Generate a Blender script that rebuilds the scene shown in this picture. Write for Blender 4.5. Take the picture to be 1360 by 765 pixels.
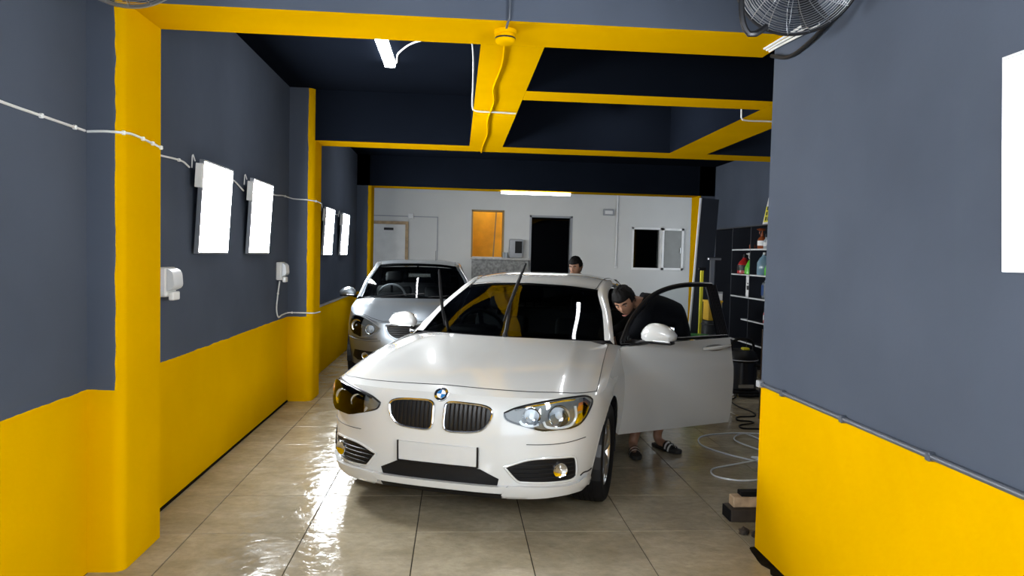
import bpy, bmesh, math, random
import numpy as np
from mathutils import Vector, Matrix
random.seed(7)
for o in list(bpy.data.objects): bpy.data.objects.remove(o)
SC = bpy.context.scene
COL = SC.collection
PI = math.pi

# ---------------------------------------------------------------- camera (metres; X right, Y into the bay, Z up)
cam_data = bpy.data.cameras.new('camera'); CAM = bpy.data.objects.new('camera', cam_data); COL.objects.link(CAM)
cam_data.sensor_width = 36.0; cam_data.lens = 949.2/1360*36.0; cam_data.clip_start = .05; cam_data.clip_end = 100
yaw, pitch, roll = 0.07723, 0.045266, 0.024504
fwd = np.array([math.sin(yaw)*math.cos(pitch), math.cos(yaw)*math.cos(pitch), -math.sin(pitch)])
rgt = np.array([math.cos(yaw), -math.sin(yaw), 0.0]); dwn = np.cross(fwd, rgt)
r2 = math.cos(roll)*rgt - math.sin(roll)*dwn; d2 = math.sin(roll)*rgt + math.cos(roll)*dwn
m4 = Matrix(((r2[0], -d2[0], -fwd[0], 0), (r2[1], -d2[1], -fwd[1], 0), (r2[2], -d2[2], -fwd[2], 1.535), (0, 0, 0, 1)))
CAM.matrix_world = m4
SC.camera = CAM

# ---------------------------------------------------------------- world (overcast daylight at the open front of the bay) and exposure
W = bpy.data.worlds.new('world'); SC.world = W; W.use_nodes = True
bg = W.node_tree.nodes['Background']; bg.inputs[0].default_value = (.80, .89, 1.0, 1); bg.inputs[1].default_value = .95
SC.view_settings.view_transform = 'Standard'; SC.view_settings.look = 'None'
SC.view_settings.gamma = 1.0; SC.view_settings.use_curve_mapping = False
SC.view_settings.exposure = 2.05
PANEL_POWER = 17.5      # radiance of the LED panels
TUBE_POWER = 6.5        # radiance of the batten diffusers
# ---------------------------------------------------------------- materials
MATS = {}
def nodes(name):
    m = bpy.data.materials.new(name); m.use_nodes = True; nt = m.node_tree
    return m, nt, nt.nodes['Principled BSDF']
def rgba(c): return (c[0], c[1], c[2], 1)
def mat(name, col=(.5, .5, .5), rough=.5, metal=0, var=.06, scale=6, bump=0, coat=0, spec=.5, emit=None, power=0, alpha=1, trans=0, sheen=0):
    if name in MATS: return MATS[name]
    m, nt, b = nodes(name); N = nt.nodes; L = nt.links
    b.inputs['Roughness'].default_value = rough; b.inputs['Metallic'].default_value = metal
    b.inputs['Specular IOR Level'].default_value = spec
    b.inputs['Coat Weight'].default_value = coat; b.inputs['Coat Roughness'].default_value = .03
    b.inputs['Transmission Weight'].default_value = trans; b.inputs['Alpha'].default_value = alpha
    tc = N.new('ShaderNodeTexCoord'); nz = N.new('ShaderNodeTexNoise'); nz.inputs['Scale'].default_value = scale; nz.inputs['Detail'].default_value = 4
    L.new(tc.outputs['Object'], nz.inputs['Vector'])
    rp = N.new('ShaderNodeValToRGB'); L.new(nz.outputs['Fac'], rp.inputs['Fac'])
    rp.color_ramp.elements[0].position = .3; rp.color_ramp.elements[1].position = .7
    rp.color_ramp.elements[0].color = rgba([max(0, c*(1-var)) for c in col]); rp.color_ramp.elements[1].color = rgba([min(1, c*(1+var)) for c in col])
    L.new(rp.outputs['Color'], b.inputs['Base Color'])
    if bump:
        bp = N.new('ShaderNodeBump'); bp.inputs['Strength'].default_value = bump; bp.inputs['Distance'].default_value = .004
        n2 = N.new('ShaderNodeTexNoise'); n2.inputs['Scale'].default_value = scale*9; n2.inputs['Detail'].default_value = 3
        L.new(tc.outputs['Object'], n2.inputs['Vector']); L.new(n2.outputs['Fac'], bp.inputs['Height']); L.new(bp.outputs['Normal'], b.inputs['Normal'])
    if emit:
        b.inputs['Emission Color'].default_value = rgba(emit); b.inputs['Emission Strength'].default_value = power
    MATS[name] = m; return m

YELLOW = (.625, .345, .0); SLATE = (.073, .086, .114)
def wall_paint(name, kind, dado=.865, edge=0):
    """painted plaster: yellow below the dado line, slate grey above; 'pillar' is yellow on its inner face too"""
    m, nt, b = nodes(name); N = nt.nodes; L = nt.links
    g = N.new('ShaderNodeNewGeometry'); sep = N.new('ShaderNodeSeparateXYZ'); L.new(g.outputs['Position'], sep.inputs[0])
    nz = N.new('ShaderNodeTexNoise'); nz.inputs['Scale'].default_value = 9; nz.inputs['Detail'].default_value = 5; L.new(g.outputs['Position'], nz.inputs['Vector'])
    def math_(op, a, c):
        n = N.new('ShaderNodeMath'); n.operation = op
        for i, v in enumerate((a, c)):
            if isinstance(v, (int, float)): n.inputs[i].default_value = v
            else: L.new(v, n.inputs[i])
        return n.outputs[0]
    wob = math_('MULTIPLY', math_('SUBTRACT', nz.outputs['Fac'], .5), .018)
    low = math_('LESS_THAN', math_('ADD', sep.outputs['Z'], wob), dado)
    if kind == 'pillar':
        low = math_('MAXIMUM', low, math_('GREATER_THAN', math_('ADD', sep.outputs['X'], wob), edge))
    if kind == 'pillar_right':
        low = math_('MAXIMUM', low, math_('LESS_THAN', math_('ADD', sep.outputs['X'], wob), edge))
    big = N.new('ShaderNodeTexNoise'); big.inputs['Scale'].default_value = 1.3; big.inputs['Detail'].default_value = 6; L.new(g.outputs['Position'], big.inputs['Vector'])
    def ramp(c, v):
        r = N.new('ShaderNodeValToRGB'); L.new(big.outputs['Fac'], r.inputs['Fac']); r.color_ramp.elements[0].position = .3; r.color_ramp.elements[1].position = .7
        r.color_ramp.elements[0].color = rgba([x*(1-v) for x in c]); r.color_ramp.elements[1].color = rgba([min(1, x*(1+v)) for x in c]); return r.outputs['Color']
    mx = N.new('ShaderNodeMix'); mx.data_type = 'RGBA'; L.new(low, mx.inputs[0]); L.new(ramp(SLATE, .10), mx.inputs[6]); L.new(ramp(YELLOW, .06), mx.inputs[7])
    L.new(mx.outputs[2], b.inputs['Base Color']); b.inputs['Roughness'].default_value = .6; b.inputs['Specular IOR Level'].default_value = 0
    bp = N.new('ShaderNodeBump'); bp.inputs['Strength'].default_value = .25; bp.inputs['Distance'].default_value = .006
    n2 = N.new('ShaderNodeTexNoise'); n2.inputs['Scale'].default_value = 14; n2.inputs['Detail'].default_value = 5; L.new(g.outputs['Position'], n2.inputs['Vector'])
    L.new(n2.outputs['Fac'], bp.inputs['Height']); L.new(bp.outputs['Normal'], b.inputs['Normal'])
    return m

def tile_mat():
    m, nt, b = nodes('wet_tile'); N = nt.nodes; L = nt.links
    g = N.new('ShaderNodeNewGeometry'); oi = N.new('ShaderNodeObjectInfo')
    n1 = N.new('ShaderNodeTexNoise'); n1.inputs['Scale'].default_value = 2.6; n1.inputs['Detail'].default_value = 8; n1.inputs['Roughness'].default_value = .62; n1.inputs['Distortion'].default_value = .6
    mp = N.new('ShaderNodeMapping'); mp.inputs['Scale'].default_value = (1.0, 1.35, 1); L.new(g.outputs['Position'], mp.inputs['Vector']); L.new(mp.outputs[0], n1.inputs['Vector'])
    r = N.new('ShaderNodeValToRGB'); L.new(n1.outputs['Fac'], r.inputs['Fac']); e = r.color_ramp.elements
    e[0].position = .25; e[0].color = (.245, .205, .135, 1); e[1].position = .78; e[1].color = (.40, .350, .255, 1)
    ml = N.new('ShaderNodeMix'); ml.data_type = 'RGBA'; ml.blend_type = 'MULTIPLY'; ml.inputs[0].default_value = 1; L.new(r.outputs[0], ml.inputs[6])
    mr = N.new('ShaderNodeMapRange'); L.new(oi.outputs['Random'], mr.inputs[0]); mr.inputs[3].default_value = .90; mr.inputs[4].default_value = 1.04
    cc = N.new('ShaderNodeCombineColor'); [L.new(mr.outputs[0], cc.inputs[i]) for i in range(3)]; L.new(cc.outputs[0], ml.inputs[7])
    sp = N.new('ShaderNodeTexNoise'); sp.inputs['Scale'].default_value = 16; sp.inputs['Detail'].default_value = 8; sp.inputs['Roughness'].default_value = .7; L.new(mp.outputs[0], sp.inputs['Vector'])
    sr = N.new('ShaderNodeMapRange'); L.new(sp.outputs['Fac'], sr.inputs[0]); sr.inputs[1].default_value = .30; sr.inputs[2].default_value = .62; sr.inputs[3].default_value = .80; sr.inputs[4].default_value = 1.03
    sc_ = N.new('ShaderNodeCombineColor'); [L.new(sr.outputs[0], sc_.inputs[i]) for i in range(3)]
    m2_ = N.new('ShaderNodeMix'); m2_.data_type = 'RGBA'; m2_.blend_type = 'MULTIPLY'; m2_.inputs[0].default_value = 1; L.new(ml.outputs[2], m2_.inputs[6]); L.new(sc_.outputs[0], m2_.inputs[7])
    wet = N.new('ShaderNodeTexNoise'); wet.inputs['Scale'].default_value = 4.0; wet.inputs['Detail'].default_value = 9; wet.inputs['Roughness'].default_value = .66; wet.inputs['Distortion'].default_value = .4; L.new(mp.outputs[0], wet.inputs['Vector'])
    rr = N.new('ShaderNodeMapRange'); L.new(wet.outputs['Fac'], rr.inputs[0]); rr.inputs[1].default_value = .44; rr.inputs[2].default_value = .60; rr.inputs[3].default_value = .06; rr.inputs[4].default_value = .24
    wd = N.new('ShaderNodeMapRange'); L.new(wet.outputs['Fac'], wd.inputs[0]); wd.inputs[1].default_value = .46; wd.inputs[2].default_value = .56; wd.inputs[3].default_value = .95; wd.inputs[4].default_value = 1.0
    wc = N.new('ShaderNodeCombineColor'); [L.new(wd.outputs[0], wc.inputs[i]) for i in range(3)]
    m3_ = N.new('ShaderNodeMix'); m3_.data_type = 'RGBA'; m3_.blend_type = 'MULTIPLY'; m3_.inputs[0].default_value = 1; L.new(m2_.outputs[2], m3_.inputs[6]); L.new(wc.outputs[0], m3_.inputs[7])
    L.new(m3_.outputs[2], b.inputs['Base Color'])
    L.new(rr.outputs[0], b.inputs['Roughness']); b.inputs['Specular IOR Level'].default_value = .38
    rip = N.new('ShaderNodeTexNoise'); rip.inputs['Scale'].default_value = 11; rip.inputs['Detail'].default_value = 7; rip.inputs['Distortion'].default_value = 1.0; L.new(g.outputs['Position'], rip.inputs['Vector'])
    bp = N.new('ShaderNodeBump'); bp.inputs['Strength'].default_value = .35; bp.inputs['Distance'].default_value = .010; L.new(rip.outputs['Fac'], bp.inputs['Height']); L.new(bp.outputs['Normal'], b.inputs['Normal'])
    return m

def glass_mat(name, tint=(.4, .45, .45), ior=1.5, rough=.0):
    if name in MATS: return MATS[name]
    m = bpy.data.materials.new(name); m.use_nodes = True; nt = m.node_tree; N = nt.nodes; L = nt.links
    N.remove(N['Principled BSDF']); out = N['Material Output']
    t = N.new('ShaderNodeBsdfTransparent'); t.inputs[0].default_value = rgba(tint)
    gl = N.new('ShaderNodeBsdfGlossy'); gl.inputs['Roughness'].default_value = rough
    f = N.new('ShaderNodeFresnel'); f.inputs[0].default_value = ior
    mx = N.new('ShaderNodeMixShader'); L.new(f.outputs[0], mx.inputs[0]); L.new(t.outputs[0], mx.inputs[1]); L.new(gl.outputs[0], mx.inputs[2]); L.new(mx.outputs[0], out.inputs[0])
    MATS[name] = m; return m

# ---------------------------------------------------------------- mesh building
class MB:
    def __init__(s): s.v = []; s.f = []; s.m = []; s.flat = []
    def add(s, vs, fs, mi=0):
        o = len(s.v); s.v += [tuple(map(float, p)) for p in vs]
        for f in fs: s.f.append(tuple(o+i for i in f)); s.m.append(mi)
        return s
    def box(s, lo, hi, mi=0, rot=None, about=None):
        (a, b, c), (d, e, f) = lo, hi
        vs = [Vector(p) for p in ((a,b,c),(d,b,c),(d,e,c),(a,e,c),(a,b,f),(d,b,f),(d,e,f),(a,e,f))]
        if rot is not None:
            ctr = Vector(about) if about is not None else Vector(((a+d)/2, (b+e)/2, (c+f)/2))
            vs = [ctr + rot @ (p-ctr) for p in vs]
        return s.add(vs, [(0,3,2,1),(4,5,6,7),(0,1,5,4),(1,2,6,5),(2,3,7,6),(3,0,4,7)], mi)
    def rbox(s, lo, hi, r=.01, seg=2, mi=0, rot=None, about=None):
        bm = bmesh.new(); bmesh.ops.create_cube(bm, size=1)
        lo = Vector(lo); hi = Vector(hi); c = (lo+hi)/2; d = hi-lo
        for v in bm.verts: v.co = Vector((v.co.x*d.x, v.co.y*d.y, v.co.z*d.z)) + c
        bmesh.ops.bevel(bm, geom=bm.edges[:], offset=min(r, min(d)*.49), segments=seg, profile=.5, affect='EDGES')
        if rot is not None:
            ctr = Vector(about) if about is not None else c
            for v in bm.verts: v.co = ctr + rot @ (v.co-ctr)
        s.bm(bm, mi); return s
    def bm(s, bm, mi=0):
        bm.verts.index_update(); s.add([v.co[:] for v in bm.verts], [tuple(v.index for v in f.verts) for f in bm.faces], mi); bm.free(); return s
    def tube(s, path, r, n=8, mi=0, closed=False, cap=True):
        P = [Vector(p) for p in path]; k = len(P); rr = r if isinstance(r, (list, tuple, np.ndarray)) else [r]*k
        vs = []; up = None
        for i in range(k):
            a = P[(i-1) % k] if closed else P[max(i-1, 0)]; b = P[(i+1) % k] if closed else P[min(i+1, k-1)]
            t = (b-a); t = t.normalized() if t.length > 1e-9 else Vector((0, 0, 1))
            if up is None:
                up = Vector((0, 0, 1)) if abs(t.z) < .9 else Vector((1, 0, 0))
            x = up - t*up.dot(t)
            if x.length < 1e-6: x = Vector((1, 0, 0)) - t*t.x
            x.normalize(); up = x; y = t.cross(x)
            for j in range(n):
                q = 2*PI*j/n; vs.append(P[i] + (x*math.cos(q)+y*math.sin(q))*rr[i])
        fs = []
        for i in range(k if closed else k-1):
            for j in range(n):
                a = i*n+j; b = i*n+(j+1) % n; c = ((i+1) % k)*n+(j+1) % n; d = ((i+1) % k)*n+j
                fs.append((a, b, c, d))
        if cap and not closed: fs += [tuple(range(n-1, -1, -1)), tuple((k-1)*n+j for j in range(n))]
        return s.add(vs, fs, mi)
    def cyl(s, p0, p1, r0, r1=None, n=20, mi=0): return s.tube([p0, p1], [r0, r0 if r1 is None else r1], n, mi)
    def lathe(s, prof, at=(0, 0, 0), axis=(0, 0, 1), n=24, mi=0, squash=(1, 1), cap=True):
        ax = Vector(axis).normalized(); q = Vector((0, 0, 1)).rotation_difference(ax); at = Vector(at); vs = []; fs = []
        for (r, h) in prof:
            for j in range(n): vs.append(at + q @ Vector((r*squash[0]*math.cos(2*PI*j/n), r*squash[1]*math.sin(2*PI*j/n), h)))
        for i in range(len(prof)-1):
            for j in range(n): fs.append((i*n+j, i*n+(j+1) % n, (i+1)*n+(j+1) % n, (i+1)*n+j))
        if cap and prof[0][0] > 1e-6: fs.append(tuple(range(n-1, -1, -1)))
        if cap and prof[-1][0] > 1e-6: fs.append(tuple((len(prof)-1)*n+j for j in range(n)))
        return s.add(vs, fs, mi)
    def sphere(s, c, r, n=16, m=10, mi=0):
        r = r if isinstance(r, (tuple, list)) else (r, r, r); vs = []; fs = []
        for i in range(m+1):
            a = PI*i/m
            for j in range(n): b = 2*PI*j/n; vs.append((c[0]+r[0]*math.sin(a)*math.cos(b), c[1]+r[1]*math.sin(a)*math.sin(b), c[2]+r[2]*math.cos(a)))
        for i in range(m):
            for j in range(n): fs.append((i*n+j, (i+1)*n+j, (i+1)*n+(j+1) % n, i*n+(j+1) % n))
        return s.add(vs, fs, mi)
    def grid(s, P, mi=0, mask=None, flip=False):
        P = np.asarray(P); a, b = P.shape[:2]; fs = []
        for i in range(a-1):
            for j in range(b-1):
                if mask is not None and not mask[i, j]: continue
                f = (i*b+j, i*b+j+1, (i+1)*b+j+1, (i+1)*b+j); fs.append(f[::-1] if flip else f)
        return s.add(P.reshape(-1, 3), fs, mi)
    def prism(s, poly, d, mi=0):
        """poly: 3-D points of a flat outline, extruded by vector d"""
        k = len(poly); d = Vector(d); vs = [Vector(p) for p in poly]; vs += [p+d for p in vs]
        return s.add(vs, [tuple(range(k-1, -1, -1)), tuple(range(k, 2*k))] + [(i, (i+1) % k, k+(i+1) % k, k+i) for i in range(k)], mi)
    def build(s, name, mats, parent=None, smooth=False, sharp=40, weld=True):
        me = bpy.data.meshes.new(name); me.from_pydata(s.v, [], s.f)
        mats = mats if isinstance(mats, (list, tuple)) else [mats]
        for m in mats: me.materials.append(MATS[m] if isinstance(m, str) else m)
        for p, i in zip(me.polygons, s.m): p.material_index = i
        bm = bmesh.new(); bm.from_mesh(me)
        if weld: bmesh.ops.remove_doubles(bm, verts=bm.verts, dist=1e-5)
        loose = [v for v in bm.verts if not v.link_faces]
        if loose: bmesh.ops.delete(bm, geom=loose, context='VERTS')
        bmesh.ops.recalc_face_normals(bm, faces=bm.faces); bm.to_mesh(me); bm.free()
        if smooth:
            me.polygons.foreach_set('use_smooth', [True]*len(me.polygons))
            try: me.set_sharp_from_angle(angle=math.radians(sharp))
            except Exception: pass
        me.update()
        o = bpy.data.objects.new(name, me); COL.objects.link(o)
        if parent is not None: o.parent = parent
        return o

def tag(o, label, cat, group=None):
    o['label'] = label; o['category'] = cat
    if group: o['group'] = group
    return o
def thing(name, label, cat, loc=(0, 0, 0), rz=0, group=None):
    o = bpy.data.objects.new(name, None); COL.objects.link(o); o.empty_display_size = .1
    o.location = loc; o.rotation_euler = (0, 0, rz); return tag(o, label, cat, group)
def struct(o): o['kind'] = 'structure'; return o
def dup(root, label=None, parent=None):
    r = root.copy(); COL.objects.link(r)
    if parent is not None: r.parent = parent
    if label: r['label'] = label
    for ch in list(root.children):
        if ch.name != r.name: dup(ch, None, r)
    return r
def applied(o):
    """bake an object's modifiers into its mesh"""
    bpy.context.view_layer.update(); dg = bpy.context.evaluated_depsgraph_get()
    me = bpy.data.meshes.new_from_object(o.evaluated_get(dg)); o.modifiers.clear(); old = o.data; o.data = me
    bpy.data.meshes.remove(old); return o
def spline(keys, n=24): return [tuple(p) for p in polycurve(keys, n)]
def text_mesh(name, body, size, material, parent, loc, rot, depth=.001, align='CENTER', shear=0):
    cu = bpy.data.curves.new(name, 'FONT'); cu.body = body; cu.size = size; cu.extrude = depth; cu.align_x = align; cu.align_y = 'CENTER'; cu.shear = shear
    t = bpy.data.objects.new(name, cu); COL.objects.link(t); bpy.context.view_layer.update()
    me = bpy.data.meshes.new_from_object(t.evaluated_get(bpy.context.evaluated_depsgraph_get())); bpy.data.objects.remove(t)
    o = bpy.data.objects.new(name, me); COL.objects.link(o); me.materials.clear(); me.materials.append(MATS[material]); o.parent = parent
    o.location = loc; o.rotation_euler = rot; return o
# ---------------------------------------------------------------- car surface maths (half body, x>0 = the car's left side)
def pchip(xk, yk, x):
    xk = np.asarray(xk, float); yk = np.asarray(yk, float); x = np.clip(np.asarray(x, float), xk[0], xk[-1])
    h = np.diff(xk); d = np.diff(yk) / h
    m = np.zeros(len(xk)); m[0] = d[0]; m[-1] = d[-1]
    for i in range(1, len(xk) - 1):
        if d[i-1] * d[i] > 0:
            w1 = 2*h[i] + h[i-1]; w2 = h[i] + 2*h[i-1]
            m[i] = (w1 + w2) / (w1/d[i-1] + w2/d[i])
    i = np.clip(np.searchsorted(xk, x) - 1, 0, len(h) - 1)
    t = (x - xk[i]) / h[i]
    return ((2*t**3 - 3*t**2 + 1)*yk[i] + (t**3 - 2*t**2 + t)*h[i]*m[i] + (-2*t**3 + 3*t**2)*yk[i+1] + (t**3 - t**2)*h[i]*m[i+1])

def polycurve(keys, n):
    """smooth curve through 3-D keys, n samples evenly spaced along it"""
    k = np.asarray(keys, float)
    s = np.concatenate([[0], np.cumsum(np.linalg.norm(np.diff(k, axis=0), axis=1))])
    P = np.concatenate([[2*k[0]-k[1]], k, [2*k[-1]-k[-2]]]); S = np.concatenate([[2*s[0]-s[1]], s, [2*s[-1]-s[-2]]])
    q = np.linspace(0, s[-1], n); out = []
    for v in q:
        i = int(np.clip(np.searchsorted(s, v, 'right') - 1, 0, len(k) - 2)) + 1
        h = S[i+1] - S[i]; t = (v - S[i]) / h
        m0 = (P[i+1]-P[i-1])/(S[i+1]-S[i-1])*h; m1 = (P[i+2]-P[i])/(S[i+2]-S[i])*h
        out.append((2*t**3-3*t**2+1)*P[i] + (t**3-2*t**2+t)*m0 + (-2*t**3+3*t**2)*P[i+1] + (t**3-t**2)*m1)
    return np.array(out)

def coons(c0, c1, d0, d1):
    """c0,c1: curves along u (n) at v=0/1; d0,d1: curves along v (m) at u=0/1 -> grid [m,n,3]"""
    n, m = len(c0), len(d0); u = np.linspace(0, 1, n)[None, :, None]; v = np.linspace(0, 1, m)[:, None, None]
    a = (1-v)*c0[None] + v*c1[None]; b = (1-u)*d0[:, None] + u*d1[:, None]
    c = (1-u)*(1-v)*c0[0] + u*(1-v)*c0[-1] + (1-u)*v*c1[0] + u*v*c1[-1]
    return a + b - c

class CarShape:
    def __init__(s, **k):
        s.__dict__.update(k)
        th = np.linspace(0, np.pi/2, 60); n = s.nf
        fx = s.hw*np.sin(th)**(2/n); fy = s.af*(1-np.cos(th)**(2/n))
        yy = np.arange(s.af+.02, s.length-s.ar-.01, .02); sx = np.full_like(yy, s.hw)
        n = s.nr; rx = s.hw*np.cos(th)**(2/n); ry = s.length-s.ar+s.ar*np.sin(th)**(2/n)
        O = np.stack([np.concatenate([fx, sx, rx]), np.concatenate([fy, yy, ry])], 1)
        L = np.concatenate([[0], np.cumsum(np.linalg.norm(np.diff(O, axis=0), axis=1))])
        q = np.linspace(0, L[-1], int(L[-1]/.022))
        s.O = np.stack([np.interp(q, L, O[:, 0]), np.interp(q, L, O[:, 1])], 1)
        T = np.gradient(s.O, axis=0); T /= np.linalg.norm(T, axis=1)[:, None]
        s.N = np.stack([T[:, 1], -T[:, 0]], 1)
        s.N[0] = (0, -1); s.N[-1] = (0, 1)
        s.wf = np.clip(-s.N[:, 1], 0, 1)**1.3; s.wr = np.clip(s.N[:, 1], 0, 1)**1.3; s.ws = np.clip(1-s.wf-s.wr, 0, 1)
        x, y = s.O[:, 0], s.O[:, 1]
        s.zt = np.where(y < s.tip[1], pchip(*s.ztf, x), pchip(*s.zts, y))
        s.zb = pchip(*s.zbk, y)
    def inset(s, z):
        z = np.asarray(z, float)
        return s.wf*pchip(*s.pf, z) + s.ws*pchip(*s.ps, z) + s.wr*pchip(*s.pr, z)
    def ring(s, z, off=0.0):
        """the outline at height z (array per column or scalar)"""
        z = np.broadcast_to(np.asarray(z, float), s.zt.shape)
        d = s.inset(z) - off
        p = s.O - s.N*d[:, None]; p[0, 0] = 0; p[-1, 0] = 0
        return np.concatenate([p, z[:, None]], 1)
    def front(s, x, z, off=0.0):
        """point of the nose skin at lateral x and height z"""
        r = s.ring(z, off); k = len(r)//3
        return np.array([x, np.interp(abs(x), r[:k, 0], r[:k, 1]), z])
    def rows(s, m):
        v = np.linspace(0, 1, m)
        return np.array([s.ring(s.zb + (s.zt-s.zb)*t) for t in v])

WHITE = CarShape(hw=.8825, length=4.32, af=.83, ar=.80, nf=3.0, nr=2.9, tip=(.80, .50),
    ztf=([0, .35, .6, .80, .89], [.750, .748, .745, .735, .735]),
    zts=([.40, .50, .75, 1.0, 1.45, 2.0, 3.0, 3.6, 4.0, 4.32], [.735, .737, .792, .838, .893, .92, .945, .96, .97, .97]),
    zbk=([0, .3, .75, 1.2, 3.0, 3.44, 4.0, 4.32], [.175, .19, .21, .215, .215, .22, .28, .30]),
    pf=([.15, .20, .26, .36, .46, .56, .66, .72, .76], [.085, .04, .018, .004, 0, .006, .022, .040, .058]),
    ps=([.15, .24, .34, .48, .60, .70, .76, .84, .92, .98], [.075, .045, .022, .006, 0, .004, .02, .036, .056, .075]),
    pr=([.15, .30, .50, .70, .85, .98], [.08, .03, 0, .01, .03, .06]))
# ---------------------------------------------------------------- shared materials
mat('slate', SLATE, .6, var=.10, scale=1.5, spec=0); mat('yellow', YELLOW, .6, var=.05, scale=1.5, bump=.15, spec=0)
mat('soffit_dark', (.006, .008, .013), .7, var=.1, scale=1.5, spec=.0)
mat('white_wall', (.60, .60, .58), .6, var=.04, scale=1.2, bump=.1)
mat('white_plastic', (.78, .78, .76), .35); mat('grey_plastic', (.30, .31, .33), .4); mat('black_plastic', (.008, .008, .009), .45, var=.2, spec=.2)
mat('black_rubber', (.007, .007, .008), .7, var=.2, bump=.2, spec=.12); mat('chrome', (.75, .76, .78), .12, metal=1, var=.02)
mat('steel', (.45, .46, .48), .3, metal=1); mat('aluminium', (.62, .63, .65), .35, metal=1); mat('black_metal', (.03, .03, .033), .35, metal=.6)
mat('white_cable', (.72, .72, .70), .4); mat('dark_cable', (.010, .010, .011), .5, spec=.2); mat('grey_pipe', (.07, .08, .10), .4)
mat('grout', (.030, .026, .020), .8, var=.2, scale=30, spec=.1)
mat('panel_glow', (.9, .9, .9), .5, var=0, emit=(.93, .97, 1.0), power=PANEL_POWER)
mat('tube_glow', (.9, .9, .9), .5, var=0, emit=(.96, .98, 1.0), power=TUBE_POWER)
MATS['tile'] = tile_mat()
MATS['wall_two_tone'] = wall_paint('wall_two_tone', 'wall'); MATS['wall_two_tone_right'] = wall_paint('wall_two_tone_right', 'wall', dado=.885)
MATS['pillar_paint'] = wall_paint('pillar_paint', 'pillar', edge=-1.575)
MATS['pillar_paint_deep'] = wall_paint('pillar_paint_deep', 'pillar', edge=-1.515)
MATS['pillar_paint_right'] = wall_paint('pillar_paint_right', 'pillar_right', edge=4.20)
XL, XR, XW = -1.70, 1.62, 4.45          # left wall, near right wall, far right wall
Y0, YR, YB, YE = -2.5, 3.65, 12.2, 14.5  # open front, end of the near right wall, rear beam, white rear wall
ZC, ZS = 3.16, 2.65                      # ceiling and beam soffits

# ---------------------------------------------------------------- floor: a slab with every tile on it
fl = struct(MB().box((-2.6, Y0, -.20), (5.8, YE+2.2, -.0045)).build('floor', 'grout'))
T, tx, ty = .6002, -1.394, 3.900
gap = .0027; cache = {}
def tile(x0, x1, y0, y1):
    key = (round(x1-x0, 4), round(y1-y0, 4))
    if key not in cache:
        w, d = key; mb = MB(); b = .0012
        mb.add([(0,0,-.0045),(w,0,-.0045),(w,d,-.0045),(0,d,-.0045),(0,0,-b),(w,0,-b),(w,d,-b),(0,d,-b),(b,b,0),(w-b,b,0),(w-b,d-b,0),(b,d-b,0)],
               [(0,1,5,4),(1,2,6,5),(2,3,7,6),(3,0,4,7),(4,5,9,8),(5,6,10,9),(6,7,11,10),(7,4,8,11),(8,9,10,11)])
        o = mb.build('tile', 'tile', fl); cache[key] = o.data
    else:
        o = bpy.data.objects.new('tile', cache[key]); COL.objects.link(o); o.parent = fl
    o.location = (x0, y0, 0)
for i in range(-1, 10):
    for j in range(-4, 14):
        x0, x1 = max(XL, tx+i*T), min(XW, tx+(i+1)*T); ya, yb = ty+j*T, ty+(j+1)*T
        if x1-x0 < .02: continue
        if yb < YR-.2 and x0 > XR: continue
        tile(x0+gap, x1-gap, ya+gap, yb-gap)

# ---------------------------------------------------------------- walls, pillars, beams, ceiling
struct(MB().box((XL-.25, Y0, 0), (XL, YB+.4, ZC)).build('wall_left', 'wall_two_tone'))
struct(MB().box((XR, Y0, 0), (XR+.25, YR, ZC)).build('wall_right', 'wall_two_tone_right'))
struct(MB().box((XR+.25, YR-.2, 0), (XW+.25, YR, ZC)).build('wall_front_right', 'wall_two_tone'))
struct(MB().box((XW, YR, 0), (XW+.25, YB+.4, ZC)).build('wall_far_right', 'slate'))
struct(MB().box((-2.6, Y0, ZC), (5.8, YE+.2, ZC+.2)).build('ceiling', 'soffit_dark'))
def pillar(name, ya, yb, xe, material, label, r=.085):
    """rounded pillar standing proud of the left wall"""
    pts = [(XL, ya)]
    for k in range(7): a = -PI/2 + k*PI/12; pts.append((xe-r+r*math.cos(a), ya+r+r*math.sin(a)))
    pts += [(xe, yb), (XL, yb)]
    o = struct(MB().prism([(x, y, 0) for x, y in pts], (0, 0, ZC)).build(name, material, smooth=True, sharp=35)); o['label'] = label
pillar('trim_1', 3.43, 3.85, -1.54, 'pillar_paint', 'near rounded yellow pillar on the left wall', r=.05)
pillar('trim_2', 7.36, 7.75, -1.455, 'pillar_paint_deep', 'second yellow pillar on the left wall')
pillar('trim_3', YB, YB+.4, -1.46, 'pillar_paint_deep', 'yellow edged pillar left of the rear opening', r=.03)
o = struct(MB().box((4.17, YB, 0), (XW, YB+.4, ZC)).build('trim_4', 'pillar_paint_right')); o['label'] = 'yellow edged pillar right of the rear opening'
def beam(name, x0, x1, y0, y1, label, z=ZS):
    mb = MB().box((x0, y0, z+.001), (x1, y1, ZC+.02)); mb.m[0] = 1
    o = struct(mb.build(name, ['slate' if name == 'trim_5' else 'soffit_dark', 'yellow'])); o['label'] = label
    # brushed yellow edge of the painted soffit
    return o
beam('trim_5', XL, XR+.02, 3.45, 3.85, 'front cross beam with yellow underside')
beam('trim_6', XL, XW, 7.42, 7.80, 'middle cross beam with yellow underside')
beam('trim_7', XL, XW, YB, YB+.4, 'rear cross beam above the opening')
beam('trim_8', .10, .44, 3.851, 7.419, 'long central ceiling beam with yellow underside')
beam('trim_9', .441, 2.20, 4.88, 5.16, 'short cross beam right of the central beam')
beam('trim_10', 2.201, 2.60, YR, 7.419, 'right long ceiling beam with yellow underside')
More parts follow.
